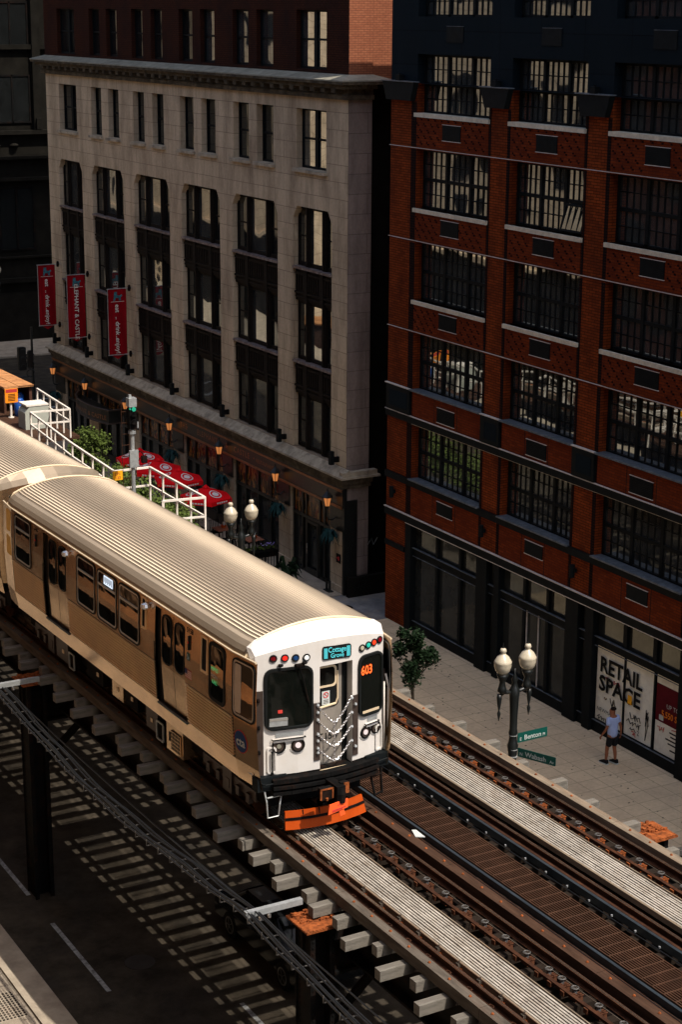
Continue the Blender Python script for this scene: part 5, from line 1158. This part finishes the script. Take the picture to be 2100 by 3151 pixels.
b=MB(); b.tube([(22.35,52.95,-.1),(22.35,52.95,2.75)],.07,10); b.lathe([(.12,-.1),(.12,-.0)],10,(22.35,52.95,2.72)); b.box((22.20,52.82,1.55),(22.5,52.9,2.1)); b.lathe([(.10,0),(.10,.05)],8,(22.35,52.95,.42)); build(b,'pole',M['galv'],o,smooth=False)
b=MB(); b.box((22.23,52.84,2.78),(22.47,53.06,3.45)); 
for z in (3.25,3.0): b.tube([(22.35+.10*math.cos(t),52.76,z+.10*math.sin(t)) for t in [i*math.pi/8 for i in range(9)]],.014,5); b.lathe([(.08,-.03),(.08,.0)],10,(22.35,52.8,z-.02))
build(b,'signal_head',M['iron'],o)
b=MB(); b.box((22.22,52.82,3.5),(22.48,53.08,3.78)); b.box((22.26,52.9,3.78),(22.34,53.0,3.88)); b.box((22.5,52.86,2.8),(22.54,52.9,3.0)); build(b,'junction_box',M['galv'],o)
b=MB(); b.prism(circ(22.37,3.43,.07,n=12),lambda p,q,e:(p,52.82-e,q),0,.03); b.prism(circ(22.24,3.45,.03,n=8),lambda p,q,e:(p,52.82-e,q),0,.03); build(b,'green_lens',mat('green_signal',(.02,.35,.22),.3,0,0,3,emit=(.02,.5,.3),es=.1),o)
b=MB()
for x_ in (22.02,22.26): b.tube([(x_,53.0,-.1),(x_,53.0,3.75)],.010,5)
for k in range(10): b.tube([(22.02,53.0,.1+k*.36),(22.26,53.0,.1+k*.36)],.012,5)
build(b,'ladder',M['rail'],o)
b=MB(); b.tube([(22.42,52.9,1.85),(22.55,52.85,2.05),(22.62,52.8,2.0),(22.66,52.8,1.9)],.02,6); b.box((22.58,52.7,1.68),(22.74,52.84,1.9)); b.tube([(22.4,52.9,1.3),(22.45,52.85,1.7),(22.55,52.8,1.85)],.015,5); build(b,'camera_arm',M['iron'],o)
o=root('warning_sign',(23.86,68.7,.1),'orange warning sign with dark red header on a white post by the shed','sign',frame=TF)
b=MB(); b.tube([(23.86,68.7,.1),(23.86,68.7,.78)],.05,8); b.lathe([(.12,0),(.12,.03)],8,(23.86,68.7,.1)); build(b,'post',M['whitepaint'],o)
b=MB(); b.prism(rr(23.60,24.13,.72,1.28,.04),lambda p,q,e:(p,68.62-e,q),0,.03); b.cur=1; b.prism(rr(23.63,24.10,1.13,1.26,.02),lambda p,q,e:(p,68.59-e,q),0,.004); b.cur=2
for k in range(5): b.box((23.72,68.583,.80+k*.06),(24.02,68.589,.825+k*.06))
build(b,'plate',[mat('orange_sign',(.95,.30,.02),.5,0,.05),M['redscrawl'],M['black']],o)
o=root('equipment_shed',(24.4,70.5,.1),'rust brown shed with sunlit orange plywood roof at the left edge','shed',frame=TF)
b=MB(); b.box((23.9,69.6,.1),(23.95,82,1.1)); b.box((25.0,69.6,.1),(25.05,82,1.1)); b.box((23.9,73,.1),(25.0,73.1,1.1)); b.box((23.88,69.55,.1),(23.97,69.65,1.12)); b.box((24.95,69.55,.1),(25.06,69.65,1.12)); build(b,'walls',M['shed'],o)
b=MB(); b.box((23.85,69.4,1.12),(24.45,82,1.19)); b.box((24.47,69.42,1.13),(25.1,82,1.2)); 
for k in range(9): b.box((23.85,69.4+k*1.2,1.19),(25.1,69.43+k*1.2,1.21))
build(b,'roof',M['ply'],o)
for (u,v),lb in (((24.28,68.9),'blue plastic drum with white label nearest the orange sign'),((24.7,70.1),'second blue plastic drum inside the shed mouth')):
    o=root('drum',(u,v,.1),lb,'drum',frame=TF); b=MB(); b.lathe([(.20,0),(.22,.3),(.22,.34),(.21,.6),(.15,.66),(.15,.70)],12,(u,v,.1)); build(b,'body',M['blue'],o,smooth=True)
    b=MB(); b.prism([(-.09,.15),(.09,.15),(.09,.42),(-.09,.42)],lambda p,q,e:(u+p,v-.225-e,.1+q),0,.004); build(b,'label',M['signtext'],o)
o=root('signal_cabinet',(24.0,66.6,.1),'pale grey green signal cabinet inside the railing corner','cabinet',frame=TF)
b=MB(); b.prism([(23.55,.1),(24.5,.1),(24.5,1.0),(23.75,1.0),(23.55,.75)],lambda p,q,e:(p,66.2+e,q),0,.8); build(b,'body',mat('pale_cabinet',(.42,.44,.38),.5,0,.1),o); b=MB(); b.box((23.6,66.18,1.0),(24.5,67.05,1.06)); build(b,'lid',M['whitepaint'],o)
# ================================================================== FOLIAGE
def crown(mb,c,rx,ry,rz,n,leaf,rnd,hollow=.3,clumps=14):
    cl=[]
    for i in range(clumps):
        t=rnd.uniform(0,6.283); ph=math.acos(rnd.uniform(-1,1)); q=rnd.uniform(.35,.95)
        cl.append((Vector((c[0]+rx*q*math.sin(ph)*math.cos(t),c[1]+ry*q*math.sin(ph)*math.sin(t),c[2]+rz*q*math.cos(ph))),rnd.uniform(.28,.5)))
    for i in range(n):
        cc,s_=rnd.choice(cl); d=Vector((rnd.gauss(0,1),rnd.gauss(0,1),rnd.gauss(0,1))).normalized()*s_*rnd.uniform(.3,1)*max(rx,ry)
        p=cc+d; a_=Vector((rnd.gauss(0,1),rnd.gauss(0,1),rnd.gauss(0,.6))).normalized(); b_=a_.cross(Vector((rnd.gauss(0,1),rnd.gauss(0,1),rnd.gauss(0,1)))).normalized(); l=leaf*rnd.uniform(.6,1.3)
        mb.add([p-a_*l,p+b_*l*.5,p+a_*l,p-b_*l*.5],[(0,1,2,3)])
def tree(name,base,h0,c,rx,ry,rz,n,leaf,m,label,cat,seed,group=None):
    o=root(name,base,label,cat,group); rnd=random.Random(seed)
    b=MB(); b.tube([base,(base[0]+.05,base[1],base[2]+h0*.6),(c[0],c[1],c[2])],[.07,.05,.03],7)
    for i in range(7):
        t=rnd.uniform(0,6.28); z=base[2]+h0+rnd.uniform(-.1,.9)*rz; b.tube([(c[0],c[1],z-.2),(c[0]+rx*.4*math.cos(t),c[1]+ry*.4*math.sin(t),z+.1),(c[0]+rx*.8*math.cos(t),c[1]+ry*.8*math.sin(t),z+.45)],[.025,.015,.008],5)
    build(b,'trunk',M['bark'],o); b=MB(); crown(b,c,rx,ry,rz,n,leaf,rnd); build(b,'crown',m,o); return o
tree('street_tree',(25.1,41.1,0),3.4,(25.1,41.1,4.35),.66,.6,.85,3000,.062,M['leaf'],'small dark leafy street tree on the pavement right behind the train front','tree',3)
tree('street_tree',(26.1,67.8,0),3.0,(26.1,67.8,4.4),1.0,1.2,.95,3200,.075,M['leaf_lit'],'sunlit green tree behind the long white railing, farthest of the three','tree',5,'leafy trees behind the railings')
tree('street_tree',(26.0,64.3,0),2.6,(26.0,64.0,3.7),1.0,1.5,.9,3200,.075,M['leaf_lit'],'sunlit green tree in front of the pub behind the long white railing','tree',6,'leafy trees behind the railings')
tree('street_tree',(26.2,60.2,0),2.4,(26.3,60.4,3.5),.9,1.6,.8,2800,.07,M['leaf_lit'],'low green tree by the signal mast and red umbrellas','tree',7,'leafy trees behind the railings')
# ================================================================== STREET LAMPS
def lamp(x,y,label,cat='street lamp',glob=None):
    o=root('street_lamp',(x,y,0),label,cat)
    b=MB(); b.lathe([(.26,0),(.26,.12),(.20,.2),(.19,.7),(.13,.85),(.11,1.0),(.10,2.6),(.115,3.0),(.15,3.25),(.115,3.35),(.10,3.5),(.12,3.6),(.10,3.7),(.105,4.1),(.13,4.6),(.15,4.75),(.09,4.85),(.06,4.98),(.09,5.05),(.02,5.2),(.01,5.35)],12,(x,y,0)); build(b,'post',M['lampiron'],o,smooth=True)
    b=MB()
    for sg in (-1,1):
        b.tube([(x,y,4.55),(x+sg*.14,y,4.72),(x+sg*.32,y,4.76),(x+sg*.42,y,4.72)],[.06,.05,.06,.07],7); b.lathe([(.01,-.62),(.035,-.5),(.05,-.42),(.02,-.34),(.05,-.18),(.07,0),(.06,.1)],8,(x+sg*.46,y,4.62)); b.lathe([(.05,0),(.13,.06),(.10,.16),(.07,.3),(.12,.42),(.16,.52)],10,(x+sg*.38,y,4.74))
    build(b,'arms',M['lampiron'],o,smooth=True)
    for sg in (-1,1):
        b=MB(); b.lathe([(.12,0),(.19,.10),(.225,.22),(.225,.30),(.235,.33),(.21,.37),(.15,.47),(.07,.54),(.055,.57),(.09,.61),(.07,.68),(.02,.70)],14,(x+sg*.38,y,5.26)); g_=build(b,'globe',M['lampglass'],o,smooth=True)
        b=MB(); b.lathe([(.03,0),(.015,.05),(.004,.16)],6,(x+sg*.38,y,5.95)); build(b,'finial',M['lampiron'],g_)
    return o
lamp(25.45,36.65,'black twin acorn street lamp on the right pavement carrying the two green street signs')
lamp(25.55,52.85,'black twin acorn street lamp in front of the pub patio beside the train roof')
lamp(37.3,113.2,'faint distant street lamp before the dark building at the far left')
def ssign(y,z,ang,words,label,L,H):
    o=root('street_sign',(25.58,y,z),label,'street sign'); ca,sa=math.cos(ang),math.sin(ang)
    T=lambda p,q,e:(25.60+p*ca-e*-sa,y+p*sa-e*ca,z+q); b=MB(); b.prism(rr(0,L,0,H,.02),T,-.008,.008); build(b,'plate',M['sign_green'],o)
    b=MB()
    for s_,x_,sz in words: text(b,s_,sz,lambda u,v,e:T(x_+u,.05+v,.0125),'LEFT',.012)
    build(b,'lettering',M['signtext'],o)
    b=MB(); b.lathe([(.115,0),(.115,.02)],12,(25.45,y,z+.02)); b.lathe([(.115,0),(.115,.02)],12,(25.45,y,z+H-.02)); build(b,'band',M['galv'],o)
ssign(36.65,3.28,R(2),[('E',.06,.12),('Benton',.20,.19),('Pl',.80,.11)],'upper green street sign reading E Benton Pl',.95,.26)
ssign(36.62,2.92,R(-65),[('N',.06,.12),('Wabash',.22,.19),('Av',.95,.11)],'lower green street sign reading N Wabash turned along the street',1.12,.24)
# ================================================================== PUB PATIO
def umbrella(x,y,label,rot):
    o=root('umbrella',(x,y,0),label,'umbrella','red patio umbrellas outside the pub'); r_=1.12
    P=[(x+r_*math.cos(rot+k*math.pi/3),y+r_*math.sin(rot+k*math.pi/3)) for k in range(6)]
    b=MB(); b.tube([(x,y,0),(x,y,2.62)],.03,8); b.lathe([(.22,0),(.22,.06)],10,(x,y,0)); build(b,'pole',M['iron'],o)
    b=MB(); apex=(x,y,2.62); vs=[apex]+[(p[0],p[1],2.2+.0) for p in P]+[((P[k][0]+P[(k+1)%6][0])/2*.985+x*.015,(P[k][1]+P[(k+1)%6][1])/2*.985+y*.015,2.24) for k in range(6)]
    fs=[]
    for k in range(6): fs+=[(0,1+k,7+k),(0,7+k,1+(k+1)%6)]
    b.add(vs,fs); 
    v2=[];f2=[]
    for k in range(6):
        a_=vs[1+k];m_=vs[7+k];c_=vs[1+(k+1)%6]; i=len(v2); v2+=[a_,m_,c_,(c_[0],c_[1],c_[2]-.16),(m_[0],m_[1],m_[2]-.18),(a_[0],a_[1],a_[2]-.16)]; f2+=[(i,i+1,i+4,i+5),(i+1,i+2,i+3,i+4)]
    b.add(v2,f2)
    for k in range(6):
        t=rot+k*math.pi/3; b.add([(x,y,2.72),(x+.16*math.cos(t),y+.16*math.sin(t),2.60),(x+.16*math.cos(t+1.047),y+.16*math.sin(t+1.047),2.60)],[(0,1,2)])
    build(b,'canopy',M['umbrella'],o)
    b=MB()
    for k in range(6):
        t=rot+(k+.5)*math.pi/3; d=Vector((math.cos(t),math.sin(t),0)); n_=Vector((-d.y,d.x,0)); 
        if k%2==0:
            c_=Vector((x,y,0))+d*.58; 
            def C_(p,q,e): 
                w_=c_+d*q+n_*p; rr_=(Vector((w_.x-x,w_.y-y,0))).length; return (w_.x,w_.y,2.62-.385*rr_/.97*1.0+.02+e)
            b.frame(circ(0,0,.26,.26,16),circ(0,0,.21,.21,16),C_,0,.004); b.prism(circ(0,-.0,.15,.13,10),C_,0,.004)
        e0=Vector(P[k]+(0,)); e1=Vector(P[(k+1)%6]+(0,))
        for i in range(5): 
            a_=e0.lerp(e1,.24+.11*i); c2=e0.lerp(e1,.24+.11*i+.085); dd=d*.012
            b.add([(a_.x+dd.x,a_.y+dd.y,2.10),(c2.x+dd.x,c2.y+dd.y,2.10),(c2.x+dd.x,c2.y+dd.y,2.17),(a_.x+dd.x,a_.y+dd.y,2.17)],[(0,1,2,3)])
    build(b,'print',M['umbrella_white'],o)
for (x,y,lb,rt) in ((30.95,74.3,'farthest red umbrella, half behind the signal mast',.35),(30.9,72.1,'second farthest red umbrella of the patio row',.15),(30.95,70.1,'third red umbrella along, above the white railing',.25),(30.75,66.9,'nearest red umbrella, standing apart by the twin lamp',.30)): umbrella(x,y,lb,rt)
def table(x,y,label,glass=False):
    o=root('patio_table',(x,y,0),label,'table','patio tables'); b=MB(); b.box((x-.35,y-.35,.72),(x+.35,y+.35,.76)); build(b,'table_top',M['tabletop'],o)
    for sx in (-1,1):
        for sy in (-1,1): b=MB(); b.beam((x+sx*.3,y+sy*.3,0),(x+sx*.3,y+sy*.3,.72),.04,.04,(0,1,0)); build(b,'leg',M['iron'],o)
def chair(x,y,rot,label):
    o=root('patio_chair',(x,y,0),label,'chair','black patio chairs'); 
    Rm=Matrix.Rotation(rot,3,'Z'); Q=lambda a_,c_,h:tuple(Vector((x,y,0))+Rm@Vector((a_,c_,h)))
    b=MB(); b.prism([(-.2,-.2),(.2,-.2),(.2,.2),(-.2,.2)],lambda p,q,e:Q(p,q,e),.43,.46); build(b,'seat',M['iron'],o)
    b=MB(); b.tube([Q(-.2,.2,.45),Q(-.2,.26,.9),Q(.2,.26,.9),Q(.2,.2,.45)],.018,5); 
    for k in range(4): b.tube([Q(-.12+k*.08,.2,.46),Q(-.12+k*.08,.26,.9)],.01,4)
    build(b,'backrest',M['iron'],o)
    for sx in (-1,1):
        for sy in (-1,1): b=MB(); b.tube([Q(sx*.19,sy*.19,0),Q(sx*.19,sy*.19,.44)],.015,5); build(b,'leg',M['iron'],o)
tb=[(31.5,66.9,'red brown patio table under the nearest umbrella edge'),(31.9,64.9,'red brown patio table with ketchup caddy left of the stone pilaster'),(30.7,68.9,'red brown patio table between the umbrellas'),(30.9,71.2,'red brown patio table under the middle umbrellas'),(30.3,65.6,'red brown patio table behind the twin lamp'),(31.7,62.95,'')]
for i,(x,y,lb) in enumerate(tb[:5]):
    table(x,y,lb)
    for dx,dy,rt,w_ in ((-.62,0,R(90),'street'),(0,.62,0,'far'),(0,-.62,R(180),'near')):
        chair(x+dx,y+dy,rt,'black chair, %s side of the %s'%(w_,lb.replace('red brown patio ','')))
for (x,y,lb) in ((31.55,66.95,'orange condiment caddy on the table under the nearest umbrella'),(32.0,64.95,'orange condiment caddy with white bottle left of the stone pilaster')):
    o=root('condiment_caddy',(x,y,.76),lb,'caddy'); b=MB(); b.lathe([(.09,0),(.11,.1),(.10,.11)],8,(x,y,.76)); build(b,'tray',M['orange'],o); b=MB(); b.lathe([(.03,.02),(.035,.16),(.015,.2),(.015,.26)],8,(x+.02,y-.02,.76)); build(b,'bottle',M['signtext'],o)
o=root('patio_fence',(31.2,63.4,0),'black patio fence with flower boxes at the near end of the pub terrace','fence')
b=MB(); P0=Vector((29.3,62.6,0)); P1=Vector((31.9,62.7,0)); P2=Vector((31.9,62.7,0))
for z in (.12,.85): b.beam(P0+Vector((0,0,z)),P1+Vector((0,0,z)),.05,.05)
build(b,'rails',M['iron'],o)
for i in range(20): b=MB(); p=P0.lerp(P1,i/19); b.beam(p+Vector((0,0,.12)),p+Vector((0,0,.85)),.02 if i not in(0,19) else .08,.02 if i not in (0,19) else .08,(0,1,0)); build(b,'baluster',M['iron'],o)
b=MB(); b.beam((29.3,62.6,0),(29.3,74.8,0),.06,.06)
for i in range(60): b.beam((29.3,62.6+i*.2,0),(29.3,62.6+i*.2,.9),.02,.02,(0,1,0))
b.beam((29.3,62.6,.9),(29.3,74.8,.9),.05,.05); build(b,'street_side_panel',M['iron'],o)
b=MB(); b.box((30.1,62.72,.6),(31.85,62.95,.88)); fb=build(b,'flower_box',M['iron'],o)
b=MB(); rnd=random.Random(9)
for k in range(9): crown(b,(30.2+k*.19,62.82,1.0),.13,.11,.13,60,.04,rnd,clumps=5)
build(b,'flowers',M['leaf_lit'],fb); b=MB()
for k in range(18): b.lathe([(.01,0),(.03,.02),(.005,.04)],5,(31.2+rnd.uniform(0,.6),62.78+rnd.uniform(-.1,.1),1.05+rnd.uniform(0,.12)))
build(b,'blossoms',mat('lilac_blossoms',(.30,.22,.60),.6,0,.2),fb)
o=root('potted_plant',(31.35,60.75,0),'big leaved dark potted plant on the pavement before the pub door','plant')
b=MB(); b.lathe([(.16,0),(.22,.35),(.24,.38)],10,(31.35,60.75,0)); build(b,'pot',M['iron'],o); b=MB(); rnd=random.Random(12); fronds(b,(31.35,60.75,.4),30,.75,.11,.25,.95,rnd); crown(b,(31.35,60.75,.62),.45,.45,.35,130,.10,rnd,clumps=7); build(b,'leaves',M['leaf'],o)
o=root('standpipe',(32.4,59.35,0),'small black two headed standpipe by the pilaster base','standpipe'); b=MB(); b.tube([(32.4,59.25,0),(32.4,59.25,.42),(32.3,59.25,.5)],.05,8); b.tube([(32.4,59.5,0),(32.4,59.5,.42),(32.3,59.5,.5)],.05,8); b.box((32.3,59.15,.0),(32.5,59.6,.04)); build(b,'pipes',M['lampiron'],o); b=MB(); b.lathe([(.06,0),(.06,.05)],8,(32.3,59.25,.48)); b.lathe([(.06,0),(.06,.05)],8,(32.3,59.5,.48)); build(b,'caps',M['iron'],o)
# ================================================================== TRAFFIC SIGNAL, FLAG POLE (far left)
o=root('traffic_signal',(32.0,91.3,0),'black traffic signal and street clock post silhouetted at the far street corner','traffic signal')
b=MB(); b.tube([(31.9,90.8,0),(31.9,90.8,5.6)],[.09,.06],8); b.tube([(31.9,90.8,3.0),(30.6,91.0,3.0)],.04,6); build(b,'post',M['lampiron'],o)
b=MB(); b.prism(rr(31.1,31.5,3.4,4.6,.05),lambda p,q,e:(p,90.6+e,q),0,.25); b.prism(rr(31.62,31.86,3.5,4.4,.1),lambda p,q,e:(p,90.6+e,q),0,.2)
for z in (3.6,4.0,4.4): b.tube([(31.3+.13*math.cos(t),90.52,z+.13*math.sin(t)) for t in [i*math.pi/6 for i in range(7)]],.012,4)
build(b,'signal_head',M['lampiron'],o)
b=MB()
for k in range(3): b.tube([(31.75+.22*math.cos(t),90.7,3.2+k*.45+.2*math.sin(t)) for t in [i*math.pi/6 for i in range(10)]],.02,5)
build(b,'scroll',M['lampiron'],o)
# ================================================================== PARKED CARS beneath
def car_(name,x,y,ang,paint,label,L=4.5,Wd=1.8):
    o=root(name,(x,y,-.14),label,'car'); ca,sa=math.cos(ang),math.sin(ang)
    Q=lambda a_,c_,h:(x+a_*ca-c_*sa,y+a_*sa+c_*ca,-.14+h)
    prof=[(-L/2,.35),(-L/2-.02,.62),(-L/2+.1,.82),(-L*.30,.92),(-L*.14,1.38),(L*.02,1.46),(L*.20,1.42),(L*.36,.98),(L/2-.06,.90),(L/2,.6),(L/2-.02,.33)]
    b=MB(); rows=[]
    for k,(dw) in enumerate((-1,-.92,.92,1)):
        rows.append([Q((dw*Wd/2)*(1 if h<.95 else .80),c_,h if abs(dw)<1 else h*.97) for c_,h in prof])
    n=len(prof); vs=[p for r_ in rows for p in r_]; fs=[(k*n+i,k*n+i+1,(k+1)*n+i+1,(k+1)*n+i) for k in range(3) for i in range(n-1)]+[tuple(range(n)),tuple(range(4*n-1,3*n-1,-1))]
    b.add(vs,fs); build(b,'body',paint,o,smooth=False)
    b=MB()
    b.add([Q(-Wd*.36,-L*.285,.965),Q(Wd*.36,-L*.285,.965),Q(Wd*.35,-L*.15,1.375),Q(-Wd*.35,-L*.15,1.375)],[(0,1,2,3)]); b.add([Q(-Wd*.36,L*.345,1.03),Q(Wd*.36,L*.345,1.03),Q(Wd*.35,L*.215,1.415),Q(-Wd*.35,L*.215,1.415)],[(3,2,1,0)])
    for sg in (-1,1): b.add([Q(sg*Wd*.455,-L*.24,.96),Q(sg*Wd*.455,L*.30,1.0),Q(sg*Wd*.405,L*.18,1.38),Q(sg*Wd*.405,-L*.12,1.36)],[(0,1,2,3)])
    for i in range(len(b.v)): pass
    g_=MB(); g_.v=[tuple(Vector(v)+Vector((0,0,.006))) for v in b.v]; g_.f=b.f; g_.mi=b.mi; build(g_,'windows',M['trainglass'],o)
    for sg in (-1,1):
        for c_ in (-L*.31,L*.31):
            b=MB(); b.prism(circ(c_,.33,.33,n=18),lambda p,q,e:Q(sg*(Wd/2-.2+e),p,q),0,.21); wo=build(b,'wheel',M['rubber'],o)
            b=MB(); b.frame(circ(c_,.33,.22,n=18),circ(c_,.33,.185,n=18),lambda p,q,e:Q(sg*(Wd/2+.012+e),p,q),0,.01)
            for k in range(5):
                t=k*1.2566; b.beam(Q(sg*(Wd/2+.017),c_,.33),Q(sg*(Wd/2+.017),c_+.19*math.cos(t),.33+.19*math.sin(t)),.035,.01)
            build(b,'rim',M['wheel'],wo)
        b=MB(); b.box(Q(sg*Wd*.30,-L/2-.03,.62),Q(sg*Wd*.46,-L/2+.06,.78)); build(b,'tail_lamp',M['carred'],o)
        b=MB(); b.box(Q(sg*Wd*.28,L/2-.08,.60),Q(sg*Wd*.46,L/2+.01,.74)); build(b,'headlamp',M['galv'],o)
    return o
car_('parked_car',15.0,29.0,R(3),M['carpaint'],'black car with red tail lamp just entering the bottom edge')
car_('parked_car',18.2,35.2,R(0),M['carpaint'],'black car with silver wheels parked in the dark under the structure')
car_('parked_car',18.6,27.6,R(0),M['carcream'],'cream car roof seen between the ties at the bottom')
# ================================================================== PERSON
def skin(verts,edges,radii,name,m,parent,sub=2,root_i=0,extra=None):
    me=bpy.data.meshes.new('s'); me.from_pydata(verts,edges,[]); so_=bpy.data.objects.new('s',me); C.link(so_)
    so_.modifiers.new('k','SKIN'); sm=me.skin_vertices[0].data
    for i,r_ in enumerate(radii): sm[i].radius=(r_ if isinstance(r_,tuple) else (r_,r_)); sm[i].use_root=(i==root_i)
    ss=so_.modifiers.new('u','SUBSURF'); ss.levels=sub; ss.render_levels=sub
    dg=bpy.context.evaluated_depsgraph_get(); dg.update(); e=bpy.data.meshes.new_from_object(so_.evaluated_get(dg))
    b=MB(); b.add([tuple(v.co) for v in e.vertices],[tuple(p.vertices) for p in e.polygons]); bpy.data.objects.remove(so_)
    return build(b,name,m,parent,smooth=True)
px,py=31.72,40.55
pr=root('person',(px,py,0),'person in pale blue t-shirt and black shorts walking away past the letting posters','person')
hd=R(100)  # heading
fx,fy=math.cos(hd),math.sin(hd)
Q=lambda s_,f_,z:(px+s_*fy+f_*fx,py-s_*fx+f_*fy,z)   # s: to the person's right, f: forward
H=1.80/1.8
V_=[];Rr=[];E_=[]
def pt(s_,f_,z,r_,par=None):
    V_.append(Q(s_,f_,z)); Rr.append(r_); i=len(V_)-1
    if par is not None: E_.append((par,i))
    return i
pelv=pt(0,0,.98,(.15,.115)); wa=pt(0,0,1.13,(.135,.10),pelv); ch=pt(0,.01,1.34,(.165,.115),wa); nk0=pt(0,.0,1.50,(.08,.07),ch); nk=pt(0,.02,1.56,.058,nk0); h1=pt(0,.035,1.64,(.078,.088),nk); h2=pt(0,.035,1.72,(.082,.100),h1); h3=pt(0,.02,1.79,(.06,.07),h2)
fa=pt(0,.12,1.645,.022,h1)
for sg,sw in ((-1,.10),(1,-.12)):
    s0=pt(sg*.17,0,1.46,.062,ch if False else nk0); el=pt(sg*.25,-.03+sw*.5,1.17,.042,s0); wr=pt(sg*.27,.06+sw*1.2,.93,.028,el); pm=pt(sg*.27,.09+sw*1.3,.865,(.018,.036),wr)
    for k,(fo,dn) in enumerate(((.025,.075),(.010,.088),(-.006,.082),(-.022,.066))):
        a1=pt(sg*.268,.095+sw*1.3+fo,.865-dn*.5,.0085,pm); a2=pt(sg*.262,.10+sw*1.3+fo,.865-dn,.0075,a1)
    tb_=pt(sg*.26,.135+sw*1.3,.85,.009,pm); pt(sg*.255,.145+sw*1.3,.815,.008,tb_)
for sg,st in ((-1,.13),(1,-.06)):
    hp=pt(sg*.09,0,.92,.095,pelv); kn=pt(sg*.10,st*.55+.03,.52,.060,hp); cf=pt(sg*.10,st*.8,.34,.056,kn); ak=pt(sg*.10,st,.09+(0 if sg<0 else .03),.036,cf); ft=pt(sg*.11,st+.13,.04,(.042,.03),ak); pt(sg*.11,st+.2,.035,(.035,.022),ft)
body=skin(V_,E_,Rr,'body',M['skin'],pr)
def garment(nm,m,lst,edges,rad): return skin([Q(*p) for p in lst],edges,rad,nm,m,pr)
garment('tshirt',M['shirt'],[(0,0,.83),(0,0,1.10),(0,.01,1.34),(0,0,1.50),(-.17,0,1.47),(-.225,-.01,1.27),(.17,0,1.47),(.225,-.03,1.27)],[(0,1),(1,2),(2,3),(3,4),(4,5),(3,6),(6,7)],[(.19,.16),(.170,.135),(.19,.14),(.10,.085),.088,.078,.088,.078])
garment('shorts',M['shorts'],[(0,0,1.0),(-.08,.01,.86),(-.09,.06,.56),(.08,-.01,.86),(.09,-.02,.56)],[(0,1),(1,2),(0,3),(3,4)],[(.165,.13),.115,.10,.115,.10])
garment('hair',M['hair'],[(0,-.01,1.70),(0,.01,1.76),(0,.0,1.815)],[(0,1),(1,2)],[(.078,.085),(.096,.108),(.065,.075)])
for sg,st,dz in ((-1,.13,0),(1,-.06,.02)):
    b=MB(); f0=st-.07
    b.prism([(f0-.02,.03),(f0+.27,.03),(f0+.29,.06),(f0+.2,.10),(f0+.10,.14),(f0+.0,.14)],lambda p,q,e:Q(sg*.11+e,p,q+dz),-.045,.045); sh=build(b,'shoe',M['shorts'],pr)
    b=MB(); b.prism([(f0-.03,0),(f0+.28,0),(f0+.30,.035),(f0-.03,.035)],lambda p,q,e:Q(sg*.11+e,p,q+dz),-.05,.05); build(b,'sole',M['signtext'],sh)
